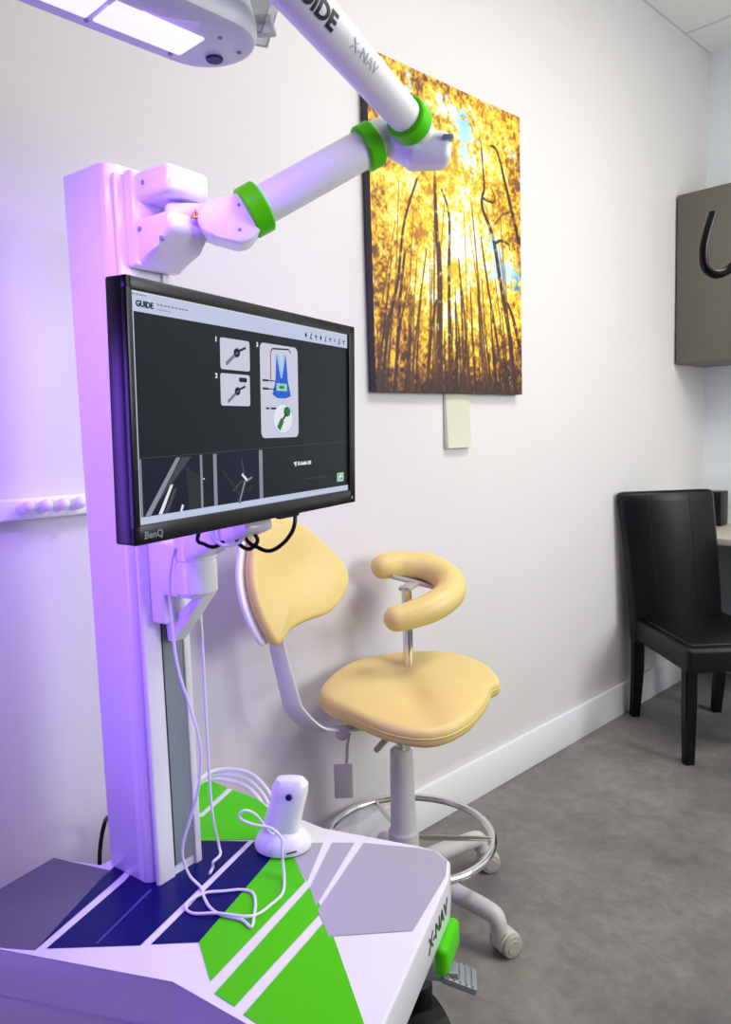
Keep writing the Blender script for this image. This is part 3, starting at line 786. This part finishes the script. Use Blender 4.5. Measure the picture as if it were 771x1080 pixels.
b = B(); rtube(b, [(SX, SY, 0.535), (SX-0.03, SY-0.03, 0.50), (SX-0.045, SY-0.05, 0.475)], 0.009, seg=12, n=4); obj('height_lever', b, M_castg, st)
# paddle lever below the seat rear
b = B(); tube(b, spline([(0.20, 1.33, 0.545), (0.203, 1.317, 0.51), (0.208, 1.31, 0.48), (0.205, 1.305, 0.45)], 5), 0.004, 8)
bx(b, V((0.203, 1.300, 0.420)), (0.050, 0.008, 0.095), X=RH, Y=FH, bev=0.003)
obj('tilt_paddle', b, M_castg, st)
# foot ring
b = B(); RC = V((SX+0.012, SY+0.014, 0.215)); RR = 0.232
tube(b, [RC+V((RR*math.cos(2*math.pi*k/72), RR*math.sin(2*math.pi*k/72), 0)) for k in range(72)], 0.0105, 12, closed=True)
fr = obj('foot_ring', b, M_chrome, st, label='chrome foot ring')
for k in range(3):
    a = math.radians(40+120*k); d = V((math.cos(a), math.sin(a), 0)); b = B()
    p0 = V((SX, SY, 0.215)); p1 = RC+d*RR; tube(b, [p0.lerp(p1, t) for t in (0.1, 0.5, 1.0)], 0.007, 10)
    obj('spoke', b, M_chrome, fr)
# five star base with castors
for ang, rad, sw in ((5, 0.305, 75), (83, 0.305, 55), (151, 0.215, 80), (222, 0.235, 80), (294, 0.30, 300)):
    a = math.radians(ang); d = V((math.cos(a), math.sin(a), 0)); c0 = V((SX, SY, 0))
    b = B()
    P = spline([c0+d*0.02+UP*0.125, c0+d*rad*0.5+UP*0.118, c0+d*(rad-0.03)+UP*0.108, c0+d*(rad-0.004)+UP*0.092, c0+d*rad+UP*0.066], 5)
    tube(b, P, [0.027-0.006*i/(len(P)-1) for i in range(len(P))], 16)
    leg = obj('leg', b, M_plast, st)
    aw = math.radians(sw); dw = V((math.cos(aw), math.sin(aw), 0)); sw_ = V((-dw.y, dw.x, 0)); wc = c0+d*rad+dw*0.022+UP*0.0305
    b = B()
    hood = arc(0, 0, 0.034, 20, 200, 12)+[(-0.02, -0.004), (0.02, 0.0)]
    prism(b, hood, -0.022, 0.022, bev=0.004, X=dw, Y=UP, Z=sw_, o=wc, seg=2)
    lathe(b, [(0.013, 0.03), (0.013, 0.072)], c0+d*rad, seg=16)
    cs = obj('castor', b, M_plast, leg)
    for q in (-1, 1):
        b = B(); lathe(b, [(0.012, -0.010), (0.027, -0.010), (0.030, -0.006), (0.030, 0.006), (0.027, 0.009), (0.020, 0.010), (0.018, 0.012), (0.004, 0.012)], wc+sw_*q*0.023, Z=sw_*q, seg=32)
        w_ = obj('wheel', b, M_castg, leg)
# backrest
bn = V((0.97034, 0.10004, 0.22008)).normalized(); BX = UP.cross(bn).normalized(); BY = bn.cross(BX); B0 = V((0.147, 1.197, 0.971))
bo = [(-0.115, 0.10), (-0.075, 0.165), (0.0, 0.178), (0.075, 0.150), (0.155, 0.086), (0.214, 0.01), (0.200, -0.054), (0.121, -0.100), (0.029, -0.106), (-0.035, -0.116), (-0.066, -0.136), (-0.096, -0.140), (-0.122, -0.098), (-0.140, -0.035), (-0.139, 0.036)]


def bcurve(x, y): return -0.028*math.exp(-((y-0.03)/0.09)**2)*math.exp(-((x-0.03)/0.12)**2)+0.55*max(0, -x-0.08)**1*0.4


b = B(); cushion(b, bo, B0+bn*0.01, BX, BY, bn, 0.040, 0.018, 0.012, bcurve)
back = obj('backrest', b, M_cream, st)
b = B(); cushion(b, [(x*0.99-0.022, y*0.96) for x, y in bo], B0-bn*0.026, BX, BY, bn, 0.018, 0.008, 0.0, bcurve)
obj('backrest_shell', b, M_whitep, back, label='white plastic backrest shell')
# support bar
b = B(); bp = spline([(0.115, 1.150, 0.93), (0.128, 1.150, 0.84), (0.145, 1.155, 0.76), (0.156, 1.168, 0.68), (0.161, 1.182, 0.635), (0.180, 1.235, 0.580), (0.215, 1.33, 0.563), (0.235, 1.40, 0.56)], 5)
prev = None
for i, p in enumerate(bp):
    t = (bp[min(i+1, len(bp)-1)]-bp[max(i-1, 0)]).normalized(); side = RH*0.9+V((0.2, -0.1, 0)); side = (side-t*side.dot(t)).normalized(); nn = t.cross(side)
    hw, ht = 0.018+0.008*min(1, i/20), 0.005
    ring = [b.verts.new(p+side*hw*x+nn*ht*y) for x, y in ((-1, -0.5), (-0.8, -1), (0.8, -1), (1, -0.5), (1, 0.5), (0.8, 1), (-0.8, 1), (-1, 0.5))]
    if prev:
        for k in range(8): b.faces.new((prev[k], prev[(k+1) % 8], ring[(k+1) % 8], ring[k]))
    else: b.faces.new(ring[::-1])
    prev = ring
b.faces.new(prev)
bar = obj('backrest_bar', b, M_plast, st)
b = B(); lathe(b, [(0.016, -0.008), (0.018, -0.005), (0.018, 0.005), (0.014, 0.008)], (0.222, 1.285, 0.563), Z=(0.75, -0.65, 0.1), seg=20); lathe(b, [(0.006, 0.008), (0.006, 0.011)], (0.222, 1.285, 0.563), Z=(0.75, -0.65, 0.1), seg=12)
obj('pivot', b, M_castg, bar)
# curved arm support
b = B()
cl = [(0.088, 1.590, 0.950), (0.116, 1.650, 0.950), (0.170, 1.700, 0.938), (0.235, 1.710, 0.910), (0.280, 1.668, 0.882), (0.284, 1.590, 0.857), (0.256, 1.515, 0.840), (0.240, 1.485, 0.836)]
rtube(b, cl, lambda s: 0.037+0.008*math.sin(math.pi*min(1, s*1.1)), seg=24, n=7)
sup = obj('arm_support', b, M_cream, st)
b = B(); bx(b, V((0.160, 1.655, 0.902)), (0.15, 0.05, 0.012), X=V((0.64, 0.72, -0.28)).normalized(), Y=V((-0.74, 0.67, 0)).normalized(), Z=V((0.19, 0.2, 0.96)).normalized(), bev=0.003)
obj('support_plate', b, M_castg, sup)
b = B(); bx(b, (0.176, 1.612, 0.899), (0.085, 0.036, 0.012), X=V((-0.30, 0.95, 0.05)).normalized(), Y=V((-0.95, -0.30, 0)).normalized(), bev=0.003)
obj('support_bracket', b, M_castg, sup)
b = B(); lathe(b, [(0.0145, 0), (0.0145, 0.30)], (0.187, 1.585, 0.60), seg=24)
obj('support_post', b, M_chrome, st, label='chrome post')
b = B(); bx(b, (0.21, 1.54, 0.592), (0.05, 0.17, 0.012), X=RH, Y=FH, bev=0.003); obj('post_bracket', b, M_castg, st)

# ================================================================== DINING CHAIR
ch = thing('dining_chair', (0.33, 3.24, 0), 'black leather high-backed dining chair standing by the wall in front of the desk', 'chair')
fd = V((0.755, -0.655, 0)).normalized(); rd = V((-fd.y, fd.x, 0))    # fd: facing; rd: along back to its far side
BL, BR, FL = V((0.085, 3.234, 0)), V((0.246, 3.618, 0)), V((0.477, 2.89, 0))
CW = 0.42
rd = V((0.655, 0.755, 0)).normalized()
OB = BL+V((0.0, 0.0, 0))


def cp(x, y, z): return OB+fd*x+rd*y+UP*z


def cleg(x, y, z1, lean):
    b = B(); s0, s1 = 0.019, 0.023
    rings = []
    for z, s, dx in ((0, s0, lean), (0.12, s0+0.001, lean*0.5), (z1*0.6, s1, 0), (z1, s1, 0)):
        rings.append([b.verts.new(cp(x+dx+a*s, y+c*s, z)) for a, c in ((-1, -1), (1, -1), (1, 1), (-1, 1))])
    for Ra, Rb in zip(rings, rings[1:]):
        for k in range(4): b.faces.new((Ra[k], Ra[(k+1) % 4], Rb[(k+1) % 4], Rb[k]))
    b.faces.new(rings[0][::-1]); b.faces.new(rings[-1])
    bmesh.ops.bevel(b, geom=[e for e in b.edges if abs((e.verts[0].co-e.verts[1].co).normalized().z) > 0.7], offset=0.004, segments=2, affect='EDGES')
    return obj('leg', b, M_leg, ch)


cleg(0.0, 0.0, 0.40, -0.03); cleg(0.0, CW-0.03, 0.40, -0.03); cleg(0.49, 0.0, 0.39, 0.0); cleg(0.49, CW-0.03, 0.39, 0.0)
b = B()
so2 = [(-0.03, -0.03), (0.515, -0.03), (0.53, -0.012), (0.53, CW-0.02), (0.515, CW), (-0.03, CW)]
bx(b, cp(0.25, CW/2-0.015, 0.425), (0.55, CW+0.02, 0.105), X=fd, Y=rd, bev=0.022, seg=4)
for v in b.verts:
    if v.co.z > 0.46:
        l = v.co-OB; x, y = l.dot(fd), l.dot(rd); v.co.z += 0.0
seat2 = obj('seat', b, M_leather, ch)
b = B(); bx(b, cp(0.25, CW/2-0.015, 0.479), (0.50, CW-0.03, 0.016), X=fd, Y=rd, bev=0.007, seg=3); obj('seat_pad', b, M_leather, seat2)
# backrest: curved panel
b = B(); pf = [(-0.022, 0.37), (-0.022, 0.47), (-0.022, 0.60), (-0.024, 0.75), (-0.028, 0.90), (-0.033, 1.0), (-0.035, 1.035)]
FL0 = lambda z: -0.032-0.062*max(0, (z-0.42)/0.615)**1.25
FL1 = lambda z: CW-0.035-0.045*max(0, (z-0.42)/0.615)
rings = []
T = 0.062
for i, (x, z) in enumerate(pf):
    t = T*(1.0-0.12*i/6)
    y0, y1 = FL0(z), FL1(z); e = 0.014
    prof_ = [(x-e*0+e, y0), (x+t-e, y0), (x+t, y0+e), (x+t+0.000, (y0+y1)/2-0.02), (x+t+0.002, (y0+y1)/2), (x+t, (y0+y1)/2+0.02), (x+t, y1-e), (x+t-e, y1), (x+e, y1), (x, y1-e), (x-0.0, (y0+y1)/2), (x, y0+e)]
    rings.append([b.verts.new(cp(px, py, z)) for px, py in prof_])
for k, (ins, dz) in enumerate(((0.010, 0.010), (0.024, 0.014))):
    x, z = pf[-1]; t = T*0.88; y0, y1 = FL0(z)+ins, FL1(z)-ins; e = 0.010
    prof_ = [(x+ins*0.6+e, y0), (x+t-ins*0.6-e, y0), (x+t-ins*0.6, y0+e), (x+t-ins*0.6, (y0+y1)/2-0.02), (x+t-ins*0.6, (y0+y1)/2), (x+t-ins*0.6, (y0+y1)/2+0.02), (x+t-ins*0.6, y1-e), (x+t-ins*0.6-e, y1), (x+ins*0.6+e, y1), (x+ins*0.6, y1-e), (x+ins*0.6, (y0+y1)/2), (x+ins*0.6, y0+e)]
    rings.append([b.verts.new(cp(px, py, z+dz)) for px, py in prof_])
for Ra, Rb in zip(rings, rings[1:]):
    for k in range(12): b.faces.new((Ra[k], Ra[(k+1) % 12], Rb[(k+1) % 12], Rb[k]))
b.faces.new(rings[0][::-1]); b.faces.new(rings[-1])
back2 = obj('backrest', b, M_leather, ch, auto=50)
b = B()
for yy in (0.28, 0.72):
    b = B(); tube(b, [cp(x+T*(1-0.12*(i+1)/6)+0.0005, FL0(z)+(FL1(z)-FL0(z))*yy, z) for i, (x, z) in enumerate(pf[1:])], 0.0012, 6)
    obj('seam', b, M_leather, back2)

# ================================================================== PICTURE
NU, NV = 300, 384


def vnoise(u, v, s, seed):
    g = np.random.RandomState(seed).rand(int(s*1.4)+3, int(s)+3); x = u*s; y = v*s*1.28
    x0, y0 = np.floor(x).astype(int), np.floor(y).astype(int); fx, fy = x-x0, y-y0; fx = fx*fx*(3-2*fx); fy = fy*fy*(3-2*fy)
    return (g[y0, x0]*(1-fx)+g[y0, x0+1]*fx)*(1-fy)+(g[y0+1, x0]*(1-fx)+g[y0+1, x0+1]*fx)*fy


def forest():
    u, v = np.meshgrid(np.linspace(0, 1, NU+1), np.linspace(0, 1, NV+1))
    n = 0.22*vnoise(u, v, 6, 1)+0.22*vnoise(u, v, 17, 2)+0.28*vnoise(u, v, 46, 3)+0.28*vnoise(u, v, 105, 4)
    n = np.clip((n-0.5)*2.7+0.5, 0, 1)
    glow = np.exp(-(((u-0.54)/0.26)**2+((v-0.50)/0.36)**2))
    t = 0.24+0.58*n+0.34*glow
    t = t-np.clip(0.30-v, 0, 1)*1.0-np.clip(np.abs(u-0.5)-0.42, 0, 1)*0.9-np.clip(v-0.9, 0, 1)*1.2
    stops = np.array([0, .12, .3, .46, .62, .78, .92, 1.01])
    cols = np.array([(34, 18, 14), (74, 40, 16), (148, 92, 20), (208, 152, 22), (240, 196, 44), (252, 226, 96), (255, 246, 196), (255, 253, 240)], float)
    t = np.clip(t, 0, 1); rgb = np.stack([np.interp(t, stops, cols[:, k]) for k in range(3)], -1)
    # sky gaps
    n2 = 0.5*vnoise(u, v, 40, 15)+0.5*vnoise(u, v, 90, 16)
    sk = vnoise(u, v, 9, 11)*0.6+vnoise(u, v, 26, 12)*0.4
    w_ = np.exp(-(((u-0.60)/0.10)**2+((v-0.86)/0.13)**2))+0.95*np.exp(-(((u-0.86)/0.14)**2+((v-0.42)/0.12)**2))+0.6*np.exp(-(((u-0.42)/0.2)**2+((v-0.92)/0.06)**2))+0.5*np.exp(-(((u-0.75)/0.1)**2+((v-0.6)/0.15)**2))
    s = np.clip((0.55*sk+0.45*n2+0.36*np.clip(w_, 0, 1.1)-0.74)*7, 0, 1)[..., None]
    hue = vnoise(u, v, 12, 20)[..., None]
    sky = np.array([(235, 246, 252)])*hue+np.array([(110, 190, 235)])*(1-hue)
    d = (np.exp(-(((u-0.965)/0.05)**2+((v-0.385)/0.05)**2)))[..., None]; sky = sky*(1-d)+np.array([(20, 120, 215)])*d
    rgb = rgb*(1-s)+sky*s

    def trunk(pts, w0, w1, col, op=1.0):
        nonlocal rgb
        P = spline([(a, b_, 0) for a, b_ in pts], 10); N = len(P)
        best = np.full(u.shape, -9.0); 
        for i in range(N-1):
            a, b_ = P[i], P[i+1]; wd = (w0+(w1-w0)*i/(N-1))
            dx, dy = (b_.x-a.x), (b_.y-a.y)*1.29; LL = dx*dx+dy*dy+1e-12
            tt = np.clip(((u-a.x)*dx+(v-a.y)*1.29*dy)/LL, 0, 1)
            dist = np.hypot(u-a.x-tt*dx, (v-a.y)*1.29-tt*dy)
            best = np.maximum(best, (wd-dist)/0.0045)
        m_ = np.clip(best+0.5, 0, 1)[..., None]*op
        fol = np.clip((vnoise(u, v, 60, int(pts[0][0]*1000)+31)-0.66)*6, 0, 1)[..., None]*0.6
        m_ = m_*(1-fol)
        rgb = rgb*(1-m_)+np.array(col, float)*m_
    rs = np.random.RandomState(8)
    for k in range(34):
        x = rs.rand(); h = 0.12+0.3*rs.rand(); x1 = x+(0.5-x)*0.22*h/0.4+0.02*rs.randn()
        trunk([(x, -0.01), ((x+x1)/2+0.008*rs.randn(), h*0.5), (x1, h)], 0.0055+0.005*rs.rand(), 0.002, (46, 26, 16), 0.9)
    for k in range(16):
        x = rs.rand(); h = 0.45+0.3*rs.rand(); x1 = x+(0.5-x)*0.25+0.03*rs.randn()
        trunk([(x, 0), ((x+x1)/2+0.012*rs.randn(), h*0.5), (x1, h)], 0.006, 0.002, (92, 52, 22), 0.75)
    dk = (58, 28, 20)
    trunk([(0.385, 0), (0.400, 0.38), (0.385, 0.55), (0.380, 0.69)], 0.020, 0.008, (74, 34, 20))
    trunk([(0.455, 0), (0.462, 0.38), (0.470, 0.58), (0.425, 0.66)], 0.012, 0.005, (74, 36, 20))
    trunk([(0.03, 0.0), (0.08, 0.2), (0.14, 0.34), (0.185, 0.52), (0.27, 0.67)], 0.010, 0.005, dk)
    trunk([(0.11, 0), (0.15, 0.28), (0.185, 0.43)], 0.011, 0.006, dk)
    trunk([(0.30, 0), (0.335, 0.18), (0.375, 0.30)], 0.012, 0.006, (70, 34, 18))
    trunk([(0.20, 0), (0.26, 0.25), (0.32, 0.46)], 0.007, 0.003, (90, 52, 20))
    trunk([(0.55, 0), (0.545, 0.3), (0.53, 0.45)], 0.010, 0.004, (80, 42, 18))
    trunk([(0.59, 0), (0.565, 0.26), (0.545, 0.36)], 0.008, 0.004, (80, 42, 18))
    trunk([(0.70, 0), (0.675, 0.18), (0.66, 0.34)], 0.007, 0.003, (90, 52, 20))
    trunk([(0.95, 0), (0.905, 0.2), (0.84, 0.38), (0.79, 0.53), (0.755, 0.585), (0.705, 0.64), (0.705, 0.68), (0.72, 0.72), (0.70, 0.86)], 0.016, 0.005, dk)
    trunk([(0.705, 0.675), (0.78, 0.67), (0.80, 0.69), (0.765, 0.72)], 0.006, 0.003, dk)
    trunk([(0.79, 0.53), (0.84, 0.545), (0.90, 0.54), (0.91, 0.52)], 0.008, 0.003, dk)
    trunk([(0.99, 0.16), (0.93, 0.28), (0.885, 0.33)], 0.014, 0.006, dk)
    trunk([(0.985, 0.56), (0.93, 0.66), (0.88, 0.75), (0.82, 0.85), (0.77, 0.86)], 0.015, 0.004, dk)
    trunk([(0.87, 0), (0.79, 0.22), (0.725, 0.42), (0.69, 0.54)], 0.010, 0.004, (66, 32, 18))
    trunk([(0.80, 0.60), (0.86, 0.64), (0.94, 0.66)], 0.004, 0.002, dk)
    trunk([(0.06, 0.88), (0.16, 0.82), (0.30, 0.84)], 0.005, 0.002, dk)
    dk_ = np.clip((0.085-v)/0.085, 0, 1)[..., None]*0.5; rgb = rgb*(1-dk_)+np.array([(40, 20, 18)])*dk_
    c = np.clip(rgb, 0, 255)/255.0
    return np.where(c <= 0.04045, c/12.92, ((c+0.055)/1.055)**2.4)


PY0, PY1, PZ0, PZ1, PD = 1.640, 2.411, 1.471, 2.455, 0.030
pic = thing('canvas_picture', (0.015, (PY0+PY1)/2, PZ0), 'large unframed canvas print of golden autumn trees hanging on the wall', 'picture')
b = B(); bx(b, (PD/2+0.0005, (PY0+PY1)/2, (PZ0+PZ1)/2), (PD-0.001, PY1-PY0, PZ1-PZ0), bev=0.002)
obj('canvas_edge', b, M_edge, pic, label='dark wrapped edge')
pm = bpy.data.materials.new('printed_forest'); pm.use_nodes = True; nt = pm.node_tree
at_ = nt.nodes.new('ShaderNodeVertexColor'); at_.layer_name = 'print'; nt.links.new(at_.outputs['Color'], nt.nodes['Principled BSDF'].inputs['Base Color'])
nt.nodes['Principled BSDF'].inputs['Roughness'].default_value = 0.5
verts = [(PD+0.0008, PY0+0.001+(PY1-PY0-0.002)*i/NU, PZ0+0.001+(PZ1-PZ0-0.002)*j/NV) for j in range(NV+1) for i in range(NU+1)]
L0 = V(pic.location); verts = [(x-L0.x, y-L0.y, z-L0.z) for x, y, z in verts]
faces = [(j*(NU+1)+i, j*(NU+1)+i+1, (j+1)*(NU+1)+i+1, (j+1)*(NU+1)+i) for j in range(NV) for i in range(NU)]
me = bpy.data.meshes.new('printed_face'); me.from_pydata(verts, [], faces); me.update()
ca = me.color_attributes.new('print', 'FLOAT_COLOR', 'POINT'); cc = np.ones((len(verts), 4), np.float32); cc[:, :3] = forest().reshape(-1, 3); ca.data.foreach_set('color', cc.ravel())
me.materials.append(pm)
o = bpy.data.objects.new('printed_face', me); COL.objects.link(o); o.parent = pic

# ---- folded paper below the picture
b = B()
rows = []
for k, z in enumerate((1.288, 1.30, 1.40, 1.474)):
    x = (0.016, 0.012, 0.007, 0.004)[k]
    rows.append([b.verts.new((x+dx, y, z)) for y, dx in ((1.988, 0), (1.992, 0.006), (2.055, 0.010), (2.118, 0.006), (2.122, 0))])
back_ = [[b.verts.new((0.0006, y, z)) for y in (1.988, 1.992, 2.055, 2.118, 2.122)] for z in (1.288, 1.30, 1.40, 1.474)]
for R_ in (rows, back_):
    for Ra, Rb in zip(R_, R_[1:]):
        for k in range(4): b.faces.new((Ra[k], Ra[k+1], Rb[k+1], Rb[k]))
for k in range(4):
    b.faces.new((rows[0][k], rows[0][k+1], back_[0][k+1], back_[0][k])); b.faces.new((rows[-1][k], rows[-1][k+1], back_[-1][k+1], back_[-1][k]))
for k in range(3):
    for e in (0, 4): b.faces.new((rows[k][e], rows[k+1][e], back_[k+1][e], back_[k][e]))
tag(obj('paper_booklet', b, M_paper, origin=(0.0, 2.055, 1.288), auto=20), 'cream folded paper fixed to the wall just below the picture', 'paper')

# ================================================================== WALL RAIL
rail = thing('wall_rail', (0.03, 0.45, 1.19), 'white wall rail with round pegs at far left, behind the cart column', 'rail')
b = B(); bx(b, (0.014, 0.45, 1.212), (0.028, 0.66, 0.046), bev=0.006, seg=3); obj('rail_bar', b, M_whitep, rail)
for k in range(4):
    b = B(); y = 0.585+0.037*k; P = [V((0.022, y, 1.213)), V((0.040, y+0.002, 1.215)), V((0.052, y+0.004, 1.219))]
    rtube(b, P, 0.013, seg=16, n=4); obj('peg', b, M_whitep, rail)

# ================================================================== WALL CABINET
cab = thing('wall_cabinet', (0.46, 3.96, 1.63), 'taupe grey wall cabinet mounted at the right in the back corner', 'cabinet')
b = B(); bx(b, (0.46, 3.963, 2.041), (0.91, 0.345, 0.81), bev=0.002); obj('carcass', b, M_cab, cab)
for k in range(2):
    b = B(); bx(b, (0.235+0.452*k, 3.781, 2.041), (0.449, 0.019, 0.806), bev=0.0025); obj('door', b, M_cab, cab)

# ================================================================== DESK AND SPEAKER
dk = thing('desk', (0.80, 3.85, 0), 'pale topped desk along the back wall behind the black chair', 'desk')
b = B(); bx(b, (0.78, 3.86, 0.796), (1.54, 0.55, 0.032), bev=0.003); obj('desktop', b, M_desk, dk)
b = B(); bx(b, (0.80, 4.105, 0.39), (1.48, 0.02, 0.76), bev=0.002); obj('under_desk_shade', b, M_deskshade, dk)  # added sheet, coloured as the back wall in shade below the desk
for x in (0.80, 1.52):
    b = B(); bx(b, (x, 3.87, 0.39), (0.025, 0.50, 0.778), bev=0.002); obj('side_panel', b, M_desk if x > 1 else M_deskshade, dk)
spk = thing('desk_speaker', (0.112, 4.045, 0.812), 'small black speaker on the desk behind the black chair', 'speaker')
b = B(); bx(b, (0.112, 4.045, 0.902), (0.085, 0.10, 0.178), bev=0.006, seg=3); obj('speaker_body', b, M_black, spk)
for z, r in ((0.875, 0.03), (0.945, 0.014)):
    b = B(); lathe(b, [(r, 0), (r*1.05, 0.002), (r*0.8, 0.003), (r*0.3, 0.001)], (0.112, 3.995, z), Z=(0, -1, 0), seg=24)
    obj('speaker_cone', b, M_rubber, spk)

# ================================================================== DENTAL LIGHT (only its handle reaches into view)
dl = thing('dental_light', (1.03, 2.02, 1.75), 'black curved tubular handle of a lamp in front of the grey wall cabinet', 'dental light')
b = B(); HPt = [(0.914, 1.903, 1.842), (0.906, 1.886, 1.79), (0.903, 1.878, 1.752), (0.908, 1.878, 1.715), (0.924, 1.890, 1.698), (0.943, 1.910, 1.703), (0.965, 1.93, 1.728), (1.0, 1.96, 1.765)]
P = spline(HPt, 8); tube(b, P, 0.0108, 14)
obj('handle', b, M_black, dl, label='black curved handle')
b = B(); lathe(b, [(0.010, -0.06), (0.012, -0.057), (0.012, 0.05)], (0.962, 1.924, 1.715), seg=16); obj('handle_stub', b, M_black, dl)
b = B(); rtube(b, [(1.0, 1.96, 1.765), (1.06, 2.02, 1.80), (1.15, 2.10, 1.82)], 0.03, seg=20, n=5); hdm = obj('lamp_head', b, M_whitep, dl)
b = B(); tube(b, spline([(1.12, 2.08, 1.82), (1.3, 2.2, 1.95), (1.6, 2.4, 2.2), (1.7, 2.5, 2.6), (1.7, 2.5, RZ)], 8), 0.022, 14); obj('support_arm', b, M_whitep, dl)
b = B(); lathe(b, [(0.09, 0), (0.09, 0.02), (0.05, 0.03), (0.05, 0.04)], (1.7, 2.5, RZ), Z=(0, 0, -1), seg=28); obj('ceiling_plate', b, M_whitep, dl)
